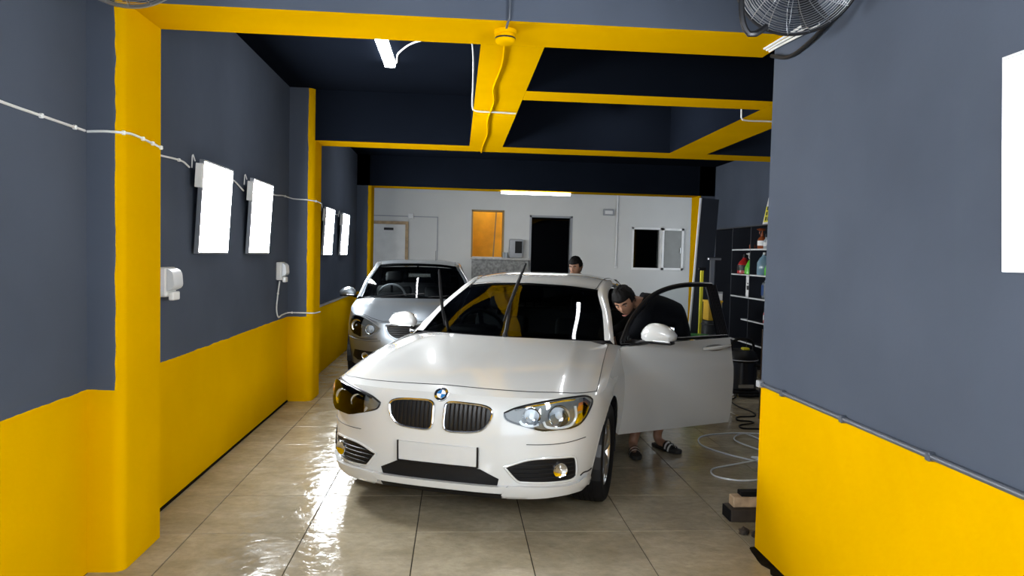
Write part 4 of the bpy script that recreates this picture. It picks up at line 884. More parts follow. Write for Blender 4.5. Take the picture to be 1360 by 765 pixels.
for s in (1, -1):
    h = conform(S, HL2, .003, .02, s).build('headlight', 'lamp_bowl', silver, smooth=True)
    nose_tube(S, HL2, .006, .004, 50, s, 6, True).build('lamp_rim', 'grey_plastic', h, smooth=True)
    for (x, z, r) in ((.655, .665, .072), (.500, .640, .050)):
        nose_disc(MB(), x, z, [(0, .006), (r*.4, .008), (r*.85, .022), (r, .034), (r*1.12, .036), (r*1.15, .02), (r*1.1, -.01)], s).build('reflector', 'lamp_chrome', h, smooth=True)
        nose_disc(MB(), x, z, [(0, .040), (r*.32, .034), (r*.4, .015), (r*.42, .0)], s).build('bulb', 'lamp_bulb', h, smooth=True)
    conform(S, HL2, .042, .003, s).build('lens_cover', 'lamp_glass', h, smooth=True)
    nose_tube(S, [(.38, .505), (.55, .500), (.68, .505), (.78, .52)], .010, .004, 20, s, 6).build('bumper_strip', 'silver_paint', silver, smooth=True)
    nose_tube(S, [(.42, .530), (.60, .520), (.75, .540)], .003, .001, 20, s, 5).build('bumper_gap', 'shut_line', silver)
    conform(S, [(.34, .375), (.70, .385), (.72, .30), (.66, .262), (.36, .262)], .003, .02, s).build('side_intake', 'car_trim', silver)
    nose_disc(MB(), .56, .325, [(.0, .018), (.034, .016), (.040, .020), (.044, .01), (.044, -.01)], s).build('fog_lamp', 'lamp_chrome', silver, smooth=True)
g_ = conform(S, GR2, .003, .02).build('grille', 'car_trim', silver)
nose_tube(S, GR2, .011, .004, 60, 1, 6, True).build('grille_surround', 'silver_paint', g_, smooth=True)
for z in (.575, .60, .625, .65, .672):
    w_ = np.interp(z, [.55, .60, .69], [.22, .29, .31]); nose_tube(S, [(-w_, z), (0, z), (w_, z)], .006, .006, 20).build('slat', 'lamp_black', g_)
p_ = S.front(0, .635, .012); MB().lathe([(0, .0), (.048, 0), (.052, .006), (.050, .012), (.044, .010), (0, .008)], at=tuple(p_), axis=(0, -1, .15), n=30).build('badge', 'chrome', silver, smooth=True)
conform(S, [(-.33, .375), (.33, .375), (.31, .262), (-.31, .262)], .003, .02).build('lower_intake', 'car_trim', silver)
pl = conform(S, [(-.25, .405), (-.25, .505), (.25, .505), (.25, .405)], .012, .012, step=.12).build('number_plate', 'car_trim', silver)
mirror_cap(silver, -1, -.905, 1.30, 1.005, 'silver_paint', .88); mirror_cap(silver, 1, .905, 1.30, 1.005, 'silver_paint', .88)
MB().tube([(-.45, .95, .965), (-.1, .99, 1.0), (.1, 1.0, 1.01)], .008, 6).build('wiper_arm', 'car_trim', silver); MB().tube([(.15, .95, .968), (.4, .99, .99), (.58, 1.07, .985)], .008, 6).build('wiper_arm', 'car_trim', silver)
MB().tube([(.25, 3.0, 1.44), (.25, 3.25, 1.58)], .003, 6).build('aerial', 'car_trim', silver)
# ---------------------------------------------------------------- people
mat('skin', (.30, .155, .095), .5, var=.08, scale=14); mat('hair', (.004, .0035, .0035), .6, var=.3, scale=60, bump=.5, spec=.12); mat('black_shirt', (.005, .005, .0065), .85, var=.2, scale=18, bump=.2, spec=.08)
mat('dark_shorts', (.015, .015, .020), .8, var=.2, scale=18); mat('eye_white', (.30, .27, .25), .4); mat('lip', (.25, .09, .07), .5); mat('sandal_black', (.012, .012, .012), .6); mat('sandal_white', (.65, .65, .63), .6)
def skin_mesh(name, joints, edges, root=0, sub=2):
    me = bpy.data.meshes.new(name); me.from_pydata([j[0] for j in joints], edges, []); o = bpy.data.objects.new(name, me); COL.objects.link(o)
    sk = o.modifiers.new('skin', 'SKIN'); sk.use_smooth_shade = True
    for i, j in enumerate(joints):
        v = me.skin_vertices[0].data[i]; r = j[1]; v.radius = (r, r) if isinstance(r, (int, float)) else r; v.use_root = (i == root)
    sb = o.modifiers.new('sub', 'SUBSURF'); sb.levels = sub; sb.render_levels = sub
    return applied(o)
def chain(J, E, pts, start=None):
    prev = start
    for p in pts:
        J.append(p); i = len(J)-1
        if prev is not None: E.append((prev, i))
        prev = i
    return prev
def head_mesh(R, c, k=1.0):
    """head with a face looking along local -Y; R rotates it, c is its centre"""
    vs = []; n, m = 40, 30
    P = []
    for i in range(m+1):
        a = PI*i/m; row = []
        for j in range(n+1):
            b = 2*PI*j/n; x = math.sin(a)*math.sin(b); y = -math.sin(a)*math.cos(b); z = math.cos(a)
            X, Y, Z = .077*x, .097*y, .118*z
            if Z < 0:                                   # jaw narrows, back of the skull lifts to the neck
                t = -Z/.118; X *= 1-.30*t**1.5
                if Y > 0: Y *= 1-.35*t
                else: Y = Y*(1-.10*t)-.012*t
            g = lambda x0, z0, sx, sz: math.exp(-((X-x0)/sx)**2-((Z-z0)/sz)**2)
            if y < -.2:
                Y -= .024*g(0, -.022, .013, .020)+.012*g(0, .0, .010, .025)      # nose
                Y += .011*(g(.030, .010, .015, .011)+g(-.030, .010, .015, .011))   # eye sockets
                Y -= .006*g(0, .034, .045, .010)                                   # brow
                Y -= .006*(g(0, -.062, .022, .007)); Y += .004*g(0, -.071, .024, .004); Y -= .006*g(0, -.080, .02, .007); Y -= .008*g(0, -.104, .02, .012)
            row.append((X*k, Y*k, Z*k))
        P.append(row)
    Q = np.array(P); M = np.array(R.to_3x3()); return Q @ M.T + np.array(c)
def person(name, label, body, arms, legs, head_c, head_R, feet=True, shirt_to=.0):
    """body: spine joints pelvis->neck; arms/legs: joint chains; everything in world metres"""
    base = Vector((sum(l[-1][0][0] for l in legs)/2, sum(l[-1][0][1] for l in legs)/2, 0)); t = thing(name, label, 'person', base)
    J = []; E = []; last = chain(J, E, body); chest = len(body)-2; pelvis = 0
    for a in arms: chain(J, E, a, chest)
    for l in legs: chain(J, E, l, pelvis)
    chain(J, E, [(tuple(head_c), .055)], last)
    o = skin_mesh('body', J, E)
    H_ = head_mesh(head_R, head_c); mb = MB().grid(H_)
    for s in (1, -1):        # ears
        mb.grid(np.array([[np.array(head_c)+np.array(head_R.to_3x3() @ Vector((s*(.074+.016*math.sin(PI*i/6)*abs(math.sin(2*PI*j/10))**.5), .012+.018*math.sin(PI*i/6)*math.cos(2*PI*j/10), -.005+.030*math.cos(PI*i/6)))) for j in range(11)] for i in range(7)]))
    # hands: palm and five bent fingers
    for a in arms:
        w = Vector(a[-1][0]); d = (w-Vector(a[-2][0])).normalized(); side = d.cross(Vector((0, 0, 1))).normalized(); dn = side.cross(d).normalized()
        if dn.z > 0: dn = -dn
        mb.sphere(tuple(w+d*.045), (.042, .042, .026), 12, 8)
        for f, (o_, ln) in enumerate(((-.030, .060), (-.010, .072), (.010, .070), (.030, .056))):
            p0 = w+d*.07+side*o_; mb.tube([p0, p0+d*ln*.45+dn*.008, p0+d*ln*.8+dn*.026, p0+d*ln*.9+dn*.046], [.010, .0095, .009, .007], 6)
        p0 = w+d*.03+side*.035; mb.tube([p0, p0+side*.025+d*.02, p0+side*.030+d*.05+dn*.012], [.011, .010, .008], 6)
    h = mb.build('tmp', 'skin'); bm = bmesh.new(); bm.from_mesh(o.data); bm.from_mesh(h.data); bm.to_mesh(o.data); bm.free(); bpy.data.objects.remove(h)
    rm = o.modifiers.new('remesh', 'REMESH'); rm.mode = 'VOXEL'; rm.voxel_size = .006; sm = o.modifiers.new('smooth', 'SMOOTH'); sm.factor = .5; sm.iterations = 2
    applied(o); o.data.materials.clear(); o.data.materials.append(MATS['skin']); o.data.polygons.foreach_set('use_smooth', [True]*len(o.data.polygons))
    for v in o.data.vertices: v.co -= base
    o.parent = t
    M = head_R.to_3x3(); hc = Vector(head_c)-base
    # eyes, brows, mouth
    for s in (1, -1):
        MB().sphere(tuple(hc+M @ Vector((s*.030, -.076, .008))), (.011, .010, .0045), 12, 8).build('eye', 'eye_white', t, smooth=True)
        MB().sphere(tuple(hc+M @ Vector((s*.030, -.084, .005))), (.0045, .0045, .0035), 8, 6).build('pupil', 'hair', t, smooth=True)
        MB().tube([tuple(hc+M @ Vector(p)) for p in ((s*.014, -.096, .028), (s*.030, -.093, .034), (s*.048, -.080, .028))], [.004, .005, .003], 6).build('eyebrow', 'hair', t, smooth=True)
    MB().tube([tuple(hc+M @ Vector(p)) for p in ((-.022, -.096, -.070), (-.008, -.107, -.068), (.008, -.107, -.068), (.022, -.096, -.070))], [.003, .006, .006, .003], 6).build('mouth', 'lip', t, smooth=True)
    # hair cap
    hm = head_mesh(Matrix.Identity(3), (0, 0, 0), 1.0); P = []; rnd = random.Random(3)
    for i in range(hm.shape[0]):
        row = []
        for j in range(hm.shape[1]):
            p = Vector(hm[i, j]); q = Vector((p.x*1.10, p.y*1.10, p.z*1.08)); w = rnd.uniform(-.003, .007) if 0 < j < hm.shape[1]-1 else 0
            row.append(M @ (q+q.normalized()*w)+hc)
        P.append(row)
    mask = np.zeros((hm.shape[0]-1, hm.shape[1]-1), bool)
    for i in range(mask.shape[0]):
        for j in range(mask.shape[1]):
            p = hm[i, j]; lim = .050 if p[1] < -.045 else (.012 if p[1] < -.01 else (-.02 if p[1] < .03 else -.072))
            mask[i, j] = p[2] > lim
    hr = MB().grid(np.array([[tuple(p) for p in r] for r in P]), 0, mask).build('hair', 'hair', t, smooth=True)
    so = hr.modifiers.new('solid', 'SOLIDIFY'); so.thickness = .012; so.offset = -1; applied(hr)
    # clothes: shirt with sleeves, shorts
    def garment(nm, joints, edges, material, grow=.010):
        g = skin_mesh(nm, [(j[0], tuple(r+grow for r in (j[1] if isinstance(j[1], tuple) else (j[1], j[1])))) for j in joints], edges)
        g.data.materials.clear(); g.data.materials.append(MATS[material])
        for v in g.data.vertices: v.co -= base
        g.parent = t; return g
    J = []; E = []; nk = (tuple(Vector(body[-2][0]).lerp(Vector(body[-1][0]), .62)), .085); b0, b1 = Vector(body[0][0]), Vector(body[1][0]); hem = (tuple(b0+(b0-b1)*.55), tuple(r+.012 for r in body[0][1])); chain(J, E, [hem]+body[:-1]+[nk]); c = len(body)-1
    for a in arms:
        p1, p2 = Vector(a[0][0]), Vector(a[1][0]); q = Vector(a[1][0]).lerp(Vector(a[2][0]), .55); chain(J, E, [a[0], (a[1][0], a[1][1]), (tuple(q), a[2][1]+.004)], c)
    garment('shirt', J, E, 'black_shirt', .026)
    J = []; E = []; J.append(body[0]); J.append((tuple(Vector(body[0][0])+(Vector(body[1][0])-Vector(body[0][0]))*.75), body[0][1])); E.append((0, 1))
    for l in legs: chain(J, E, [l[0], (tuple(Vector(l[0][0]).lerp(Vector(l[1][0]), .8)), l[1][1]+.022)], 0)
    garment('shorts', J, E, 'dark_shorts', .016)
    return t, base
def sandals(t, base, feet):
    for (heel, ang) in feet:
        f = bpy.data.objects.new('sandal', None); COL.objects.link(f); f.parent = t; f.location = Vector(heel)-base; f.rotation_euler = (0, 0, ang)
        out = [(-.030, 0), (-.034, .05), (-.036, .10), (-.046, .18), (-.044, .24), (-.028, .275), (0, .285), (.03, .27), (.044, .22), (.044, .16), (.034, .08), (.032, .02), (.018, -.012), (-.016, -.012)]
        MB().prism([(x, y, .004) for x, y in out], (0, 0, .024)).build('sole', 'sandal_black', f)
        for k, (y0, mt) in enumerate(((.135, 'sandal_black'), (.152, 'sandal_white'), (.168, 'sandal_black'), (.184, 'sandal_white'), (.200, 'sandal_black'))):
            A = np.array([[(.048*math.cos(PI*i/12)*(1 if True else 1), y0+.017*j, .026+.052*math.sin(PI*i/12)-.012*k*.5) for i in range(13)] for j in (0, 1)])
            MB().grid(A).build('strap', mt, f, smooth=True)
# man leaning in at the open door
face = Matrix.Rotation(math.radians(-26), 3, 'Z') @ Matrix.Rotation(math.radians(38), 3, 'X') @ Matrix.Rotation(math.radians(-14), 3, 'Y')
hc = (1.288, 5.41, 1.215)
bodyJ = [((1.80, 5.78, .86), (.135, .105)), ((1.76, 5.73, .98), (.140, .105)), ((1.68, 5.63, 1.10), (.150, .110)), ((1.57, 5.54, 1.175), (.155, .100)), ((1.42, 5.47, 1.195), (.058, .056))]
arms = [[((1.47, 5.38, 1.135), .060), ((1.36, 5.31, .95), .046), ((1.10, 5.42, .86), .030)], [((1.55, 5.70, 1.14), .060), ((1.38, 5.78, .95), .046), ((1.13, 5.66, .84), .030)]]
legs = [[((1.72, 5.69, .78), .095), ((1.50, 5.50, .46), .062), ((1.425, 5.53, .10), .040), ((1.415, 5.50, .055), .038), ((1.395, 5.40, .042), .030)],
        [((1.86, 5.78, .78), .095), ((1.75, 5.60, .46), .062), ((1.655, 5.68, .10), .040), ((1.665, 5.65, .055), .038), ((1.715, 5.565, .042), .030)]]
man, mb_ = person('person', 'man in black shirt and striped slides leaning in at the open car door', bodyJ, arms, legs, hc, face)
sandals(man, mb_, [((1.428, 5.565, 0), PI-.12), ((1.645, 5.70, 0), PI+.52)])
# man behind the white car, only his head in view
face2 = Matrix.Rotation(math.radians(-35), 3, 'Z') @ Matrix.Rotation(math.radians(20), 3, 'X')
bx_, by_ = 1.475, 8.86
bodyJ = [((bx_+.02, by_+.10, .86), (.135, .105)), ((bx_+.02, by_+.09, 1.00), (.138, .105)), ((bx_+.01, by_+.06, 1.14), (.15, .11)), ((bx_, by_+.03, 1.24), (.16, .10)), ((bx_, by_+.01, 1.33), (.056, .056))]
arms = [[((bx_-.18, by_+.02, 1.20), .058), ((bx_-.22, by_-.06, .96), .045), ((bx_-.16, by_-.22, .86), .030)], [((bx_+.18, by_+.04, 1.20), .058), ((bx_+.23, by_-.02, .96), .045), ((bx_+.15, by_-.20, .86), .030)]]
legs = [[((bx_-.08, by_+.10, .78), .095), ((bx_-.09, by_+.06, .45), .062), ((bx_-.10, by_+.12, .10), .040), ((bx_-.10, by_+.09, .055), .038), ((bx_-.11, by_-.01, .042), .030)], [((bx_+.12, by_+.10, .78), .095), ((bx_+.12, by_+.06, .45), .062), ((bx_+.12, by_+.12, .10), .040), ((bx_+.12, by_+.09, .055), .038), ((bx_+.13, by_-.01, .042), .030)]]
m2, b2_ = person('person', 'dark haired person whose head shows above the white car roof', bodyJ, arms, legs, (bx_, by_-.02, 1.425), face2)
sandals(m2, b2_, [((bx_-.10, by_+.15, 0), PI-.05), ((bx_+.12, by_+.15, 0), PI+.1)])
# ---------------------------------------------------------------- shelving on the far right wall
mat('shelf_dark', (.018, .021, .030), .5); mat('shelf_edge', (.60, .61, .62), .4); mat('red_plastic', (.45, .02, .02), .3); mat('green_plastic', (.10, .50, .03), .3); mat('brown_glass', (.24, .06, .02), .2)
mat('blue_clear', (.16, .26, .33), .15); mat('grey_canister', (.16, .18, .20), .35); mat('label_blue', (.03, .09, .30), .4); mat('label_white', (.7, .7, .7), .5); mat('clear_bottle', (.35, .38, .40), .15); mat('black_print', (.01, .01, .01), .5); mat('sign_yellow', (.72, .66, .03), .4)
sh = thing('shelving_unit', 'dark open shelving unit with pale shelf edges on the far right wall', 'shelves', (4.10, 9.06, 0))
cols = [0, .71, 1.38, 2.08]; zs = [.39, .71, 1.03, 1.35, 1.71]; ZT = 2.04; dep = .345
for k, y in enumerate(cols): MB().box((0, y-.009, 0), (dep, y+.009, ZT)).build('upright', 'shelf_dark', sh)
MB().box((0, -.009, ZT-.018), (dep, 2.089, ZT)).build('top_board', 'shelf_dark', sh)
MB().box((dep-.012, -.009, 0), (dep-.001, 2.089, ZT-.018)).build('back_board', 'shelf_dark', sh)
for c in (0, 1):
    for z in zs:
        if c == 1 and abs(z-.71) < .01: continue
        b = MB().box((.004, cols[c]+.0095, z-.018), (dep-.013, cols[c+1]-.0095, z)).build('shelf', 'shelf_dark', sh); MB().box((-.003, cols[c]+.0095, z-.019), (.004, cols[c+1]-.0095, z+.001)).build('edge_strip', 'shelf_edge', b)
MB().box((-.002, .7195, .691), (.004, .95, .711)).box((.004, .7195, .692), (dep-.013, .95, .71)).build('half_shelf', 'shelf_edge', sh)
def bottle(name, label, at, prof, body, cap='black_plastic', cap_r=.018, cap_h=.03, squash=(1, 1), band=None, spray=None, handle=False, group='bottles on the shelves'):
    t = thing(name, label, 'bottle', at, 0, group); h = prof[-1][1]
    MB().lathe(prof, n=20, squash=squash).build('bottle_body', body, t, smooth=True)
    if spray:
        MB().lathe([(.014, h), (.016, h+.022), (.010, h+.03), (.009, h+.05)], n=14).build('collar', spray, t, smooth=True)
        MB().rbox((-.055, -.014, h+.045), (.035, .014, h+.080), .008, 2).tube([(-.035, 0, h+.045), (-.040, 0, h+.02), (-.030, 0, h-.005)], .006, 6).cyl((-.055, 0, h+.064), (-.075, 0, h+.064), .008, n=10).build('trigger_head', spray, t, smooth=True)
    else: MB().lathe([(0, h-.002), (cap_r, h-.002), (cap_r, h+cap_h), (0, h+cap_h)], n=16).build('cap', cap, t, smooth=True)
    if band:
        r = max(p[0] for p in prof)*1.012; MB().lathe([(r, h*.22), (r, h*.55)], n=20, squash=squash).build('label_band', band, t, smooth=True)
    if handle: MB().tube(spline([(0, -.02, h*.97), (0, -.075, h*.92), (0, -.078, h*.66), (0, -.045, h*.58)], 12), .010, 8).build('handle', body, t, smooth=True)
    return t
slim = lambda r, h: [(r*.9, 0), (r, .008), (r, h*.62), (r*.8, h*.74), (r*.36, h*.86), (r*.33, h)]
z1, z2, z3, z4 = 1.711, 1.351, 1.031, .711
bottle('spray_bottle', 'red round-shouldered bottle with black cap left of the green spray bottle', (4.16, 10.10, z2), [(.085, 0), (.098, .01), (.10, .12), (.07, .18), (.03, .22), (.028, .235)], 'red_plastic', cap_h=.05, cap_r=.026, band='black_print')
bottle('spray_bottle', 'bright green trigger spray bottle beside the red bottle', (4.16, 9.86, z2), [(.08, 0), (.09, .01), (.088, .09), (.05, .18), (.02, .215), (.018, .225)], 'green_plastic', spray='label_white')
bottle('jug', 'clear blue handled jug on the second shelf', (4.17, 9.46, z2), [(.085, 0), (.092, .01), (.092, .17), (.06, .23), (.03, .26), (.028, .28)], 'blue_clear', cap='label_white', handle=True)
bottle('spray_bottle', 'green trigger spray bottle beside the blue jug', (4.15, 9.235, z2), [(.06, 0), (.068, .01), (.066, .09), (.04, .16), (.018, .20), (.017, .21)], 'green_plastic', spray='black_plastic')
bottle('spray_bottle', 'brown spray bottle with white label on the top row', (4.16, 9.53, z1), slim(.06, .20), 'brown_glass', band='label_white', spray='brown_glass')
bottle('small_jar', 'small brown jar standing alone on the top row', (4.16, 9.755+.06, z1), [(.05, 0), (.055, .01), (.055, .06), (.04, .07)], 'brown_glass', cap='brown_glass', cap_r=.042, cap_h=.02)
bottle('small_bottle', 'small clear bottle with dark cap on the top row', (4.16, 9.40, z1), slim(.035, .16), 'clear_bottle', band='label_white', cap_h=.04)
bottle('small_bottle', 'tallest clear bottle at the near end of the top row', (4.16, 9.30, z1), slim(.035, .21), 'clear_bottle', band='label_white', cap_h=.04)
bottle('small_bottle', 'red and white bottle on the fourth shelf', (4.15, 9.28, z4), slim(.04, .20), 'red_plastic', cap='label_white', band='label_white')
bottle('small_bottle', 'pale bottle with red cap on the fourth shelf', (4.15, 9.18, z4), slim(.04, .23), 'label_white', cap='red_plastic')
t = thing('white_carton', 'slim white carton with dark print on the third shelf', 'carton', (4.17, 9.86, z3), 0, None)
MB().rbox((-.05, -.07, 0), (.05, .07, .30), .006, 1).build('carton_body', 'label_white', t); MB().box((-.0508, -.035, .10), (-.0502, .035, .16)).box((-.0508, -.02, .18), (-.0502, .02, .20)).build('print', 'black_print', t)
t = thing('canister', 'grey five litre canister with blue label on the third shelf', 'canister', (4.19, 9.34, z3))
MB().rbox((-.08, -.15, 0), (.08, .05, .23), .03, 3).rbox((-.06, -.11, .22), (.06, .02, .255), .02, 2).build('canister_body', 'grey_canister', t, smooth=True)
MB().tube(spline([(0, -.10, .24), (0, -.06, .30), (0, .0, .30), (0, .03, .24)], 12), .014, 8).build('handle', 'grey_canister', t, smooth=True); MB().cyl((0, -.10, .25), (0, -.10, .295), .026, n=16).build('cap', 'black_plastic', t)
MB().box((-.0815, -.03, .05), (-.0805, .04, .19)).build('label_sheet', 'label_blue', t)
t = thing('canister', 'black canister at the near end of the third shelf', 'canister', (4.19, 9.13, z3))
MB().rbox((-.07, -.050, 0), (.07, .050, .25), .025, 3).build('canister_body', 'black_plastic', t, smooth=True); MB().cyl((0, 0, .25), (0, 0, .285), .024, n=16).build('cap', 'black_plastic', t); MB().box((-.0715, -.03, .06), (-.0705, .03, .18)).build('label_sheet', 'grey_canister', t)
# wet floor sign standing folded on the shelves
t = thing('warning_sign', 'white and yellow caution sign standing on top of the shelves', 'sign', (4.22, 9.30, ZT))
def leaf(x0, x1, nm):
    poly = [(x0, -.15, 0), (x0, .15, 0), (x1, .10, .55), (x1, .075, .575), (x1, -.075, .575), (x1, -.10, .55)]; return MB().prism(poly, (.012, 0, 0)).build(nm, 'label_white', t)
lf = leaf(-.10, -.012, 'front_leaf'); leaf(.10, .004, 'rear_leaf')
sl = lambda z: -.10+.088*z/.555
def onleaf(mb, y0, y1, za, zb_, mi=0): return mb.add([(sl(za)-.002, y0, za), (sl(za)-.002, y1, za), (sl(zb_)-.002, y1, zb_), (sl(zb_)-.002, y0, zb_)], [(0, 1, 2, 3)], mi)
onleaf(MB(), -.125, .125, .03, .24).build('yellow_field', 'sign_yellow', t)
mb = MB(); [onleaf(mb, y-.022, y+.022, z, z+.05) for z in (.05, .12, .19) for y in (-.07, 0, .07)]; mbb = mb; o_ = mbb.build('black_marks', 'black_print', t); o_.location = (-.001, 0, 0)
mb = MB(); [onleaf(mb, y-.02, y+.02, z, z+.045) for z in (.28, .36) for y in (-.05, .05)]; onleaf(mb, -.07, .07, .46, .53); o_ = mb.build('black_marks', 'black_print', t); o_.location = (-.001, 0, 0)
onleaf(MB(), -.055, .055, .472, .518).build('yellow_panel', 'sign_yellow', t).location = (-.002, 0, 0)

# ---------------------------------------------------------------- gear standing beyond the open door
t = thing('leaning_panel', 'tall dark panel with a white edge leaning beside the rear opening', 'panel', (3.16, 9.5, 0))
R_ = Matrix.Rotation(math.radians(3.0), 3, 'Y')
MB().box((0, 0, 0), (.24, .03, 2.38), rot=R_, about=(0, 0, 0)).build('board', mat('navy_board', (.012, .016, .026), .5), t); MB().box((-.022, -.002, 0), (-.001, .032, 2.38), rot=R_, about=(0, 0, 0)).build('edge_strip', 'label_white', t)
t = thing('pole_stand', 'upright aluminium pole stand beyond the open car door', 'stand', (3.40, 9.35, 0))
MB().box((-.02, -.02, .03), (.03, .02, 1.54)).build('pole', 'aluminium', t)
MB().rbox((-.06, -.03, 1.54), (.12, .03, 1.575), .008, 1).build('top_bar', 'aluminium', t)
MB().rbox((-.10, -.12, 0), (.12, .10, .03), .01, 1).build('base_plate', 'black_metal', t)
t = thing('yellow_squeegee', 'yellow long board standing beside the aluminium pole stand', 'board', (3.235, 9.25, 0)); MB().rbox((-.022, -.012, 0), (.022, .012, 1.42), .005, 1).build('shaft', 'sign_yellow', t); MB().rbox((-.05, -.025, 1.40), (.05, .025, 1.44), .006, 1).build('head', 'black_plastic', t)
mat('yellow_box', (.62, .36, .02), .5)
t = thing('yellow_crate', 'yellow plastic crate on a black drum beyond the open door', 'crate', (3.32, 9.05, .76)); MB().rbox((-.09, -.10, 0), (.09, .10, .26), .012, 2).build('crate_body', 'yellow_box', t); MB().rbox((-.10, -.11, .235), (.10, .11, .262), .006, 1).build('rim', 'yellow_box', t)
t = thing('black_drum', 'black plastic drum under the yellow crate', 'drum', (3.32, 9.05, 0)); MB().lathe([(.12, 0), (.13, .02), (.13, .35), (.135, .36), (.13, .37), (.13, .72), (.12, .755), (0, .757)], n=24).build('drum_body', 'black_plastic', t, smooth=True); MB().lathe([(.134, .70), (.138, .71), (.134, .72)], n=24).build('rim', 'black_metal', t)
t = thing('green_bucket', 'green plastic bucket beyond the car door window', 'bucket', (3.02, 8.75, 0)); MB().lathe([(0, .001), (.11, 0), (.15, .58), (.155, .60), (.145, .60), (.105, .02), (0, .02)], n=24).build('bucket_body', mat('bucket_green', (.02, .30, .06), .35), t, smooth=True); MB().tube([(.15*math.cos(PI*k/12), 0, .59-.06*math.sin(PI*k/12)-.0) for k in range(13)], .004, 6).build('bail', 'steel', t); MB().lathe([(.150, .585), (.160, .592), (.150, .60)], n=24).build('rim', 'bucket_green', t)
t = thing('white_plank', 'narrow white plank standing beside the aluminium pole stand', 'plank', (3.475, 9.2, 0)); MB().rbox((-.03, -.012, 0), (.03, .012, 1.12), .004, 1).build('plank_body', 'label_white', t); MB().box((-.03, -.014, 1.10), (.03, .014, 1.125)).build('end_cap', 'grey_plastic', t)
# vacuum cleaner
t = thing('vacuum_cleaner', 'black wet and dry vacuum cleaner with loop handle below the shelves', 'vacuum', (3.30, 7.98, 0))
MB().lathe([(.15, .06), (.17, .08), (.17, .38), (.165, .40), (0, .40)], n=28).build('drum', mat('vacuum_body', (.012, .014, .020), .3), t, smooth=True)
MB().lathe([(.172, .385), (.178, .395), (.178, .42), (.165, .47), (.12, .52), (0, .535)], n=28).build('motor_head', 'black_plastic', t, smooth=True)
MB().lathe([(.180, .402), (.184, .408), (.180, .414)], n=28).build('trim_ring', 'grey_plastic', t, smooth=True)
MB().tube(spline([(-.13, 0, .47), (-.12, 0, .60), (0, 0, .645), (.12, 0, .60), (.13, 0, .47)], 16), .016, 8).build('handle', 'black_plastic', t, smooth=True)
MB().rbox((-.03, -.10, .515), (.05, -.02, .55), .012, 2).build('switch', 'sign_yellow', t)
MB().rbox((-.18, -.18, .035), (.18, .18, .065), .02, 2).build('base', 'black_plastic', t)
for x in (-.13, .13):
    for y in (-.13, .13): MB().lathe([(0, -.014), (.028, -.014), (.032, -.008), (.032, .008), (.028, .014), (0, .014)], at=(x, y, .033), axis=(1, 0, 0), n=16).build('castor', 'grey_plastic', t, smooth=True)
MB().tube(spline([(.10, -.14, .36), (.20, -.20, .34), (.26, -.22, .20), (.22, -.24, .06), (.05, -.26, .03), (-.12, -.24, .03)], 40), .020, 8).build('hose', 'black_rubber', t, smooth=True)
MB().rbox((-.10, -.176, .10), (.08, -.168, .14), .002, 1).build('chrome_strip', 'chrome', t)
# pressure washer wheel right of the vacuum
t = thing('hose_reel', 'black hose reel lying against the brown board', 'hose reel', (3.24, 7.02, 0))
for k in range(4): MB().tube([(.03*k-.05, .15*math.cos(2*PI*i/28), .152+.15*math.sin(2*PI*i/28)) for i in range(28)], .013, 6, closed=True).build('coil', 'black_rubber', t, smooth=True)
MB().cyl((-.07, 0, .152), (.07, 0, .152), .06, n=18).build('drum', 'black_plastic', t)
# brown board
t = thing('plywood_board', 'brown plywood board standing on edge behind the right wall corner', 'board', (2.875, 6.45, 0)); MB().box((0, 0, 0), (.62, .02, .935)).build('sheet', mat('plywood', (.075, .045, .026), .6, var=.3, scale=9), t); MB().box((0, .021, .05), (.03, .06, .90)).build('batten', 'plywood', t)
# timber offcuts
mat('timber_pale', (.42, .30, .19), .7, var=.25, scale=16); mat('timber_dark', (.030, .021, .015), .7, var=.35, scale=14)
t = thing('timber_offcut', 'dark timber block lying at the foot of the yellow wall', 'timber', (1.635, 4.02, 0)); MB().rbox((0, 0, 0), (.62, .13, .075), .006, 1).build('block', 'timber_dark', t); MB().rbox((-.006, .002, .003), (.0, .128, .072), .002, 1).build('end_grain', 'black_rubber', t)
t = thing('timber_offcut', 'pale timber length resting on the dark timber block', 'timber', (1.66, 4.045, .0755)); MB().rbox((0, .01, 0), (.60, .085, .062), .005, 1).build('plank', 'timber_pale', t); MB().rbox((.05, .02, .062), (.60, .085, .090), .004, 1).build('rubber_strip', 'black_rubber', t)
t = thing('rubble_clump', 'small dark clump of rubble at the yellow wall corner', 'rubble', (1.665, 3.79, 0)); rn = random.Random(5)
for k in range(7):
    bm = bmesh.new(); bmesh.ops.create_icosphere(bm, subdivisions=1, radius=.024)
    for v in bm.verts: v.co *= rn.uniform(.7, 1.3)
    c_ = Vector((rn.uniform(-.035, .11), rn.uniform(-.06, .06), .018))
    for v in bm.verts: v.co += c_; v.co.z = max(v.co.z, .001)
    MB().bm(bm).build('lump', 'timber_dark', t)
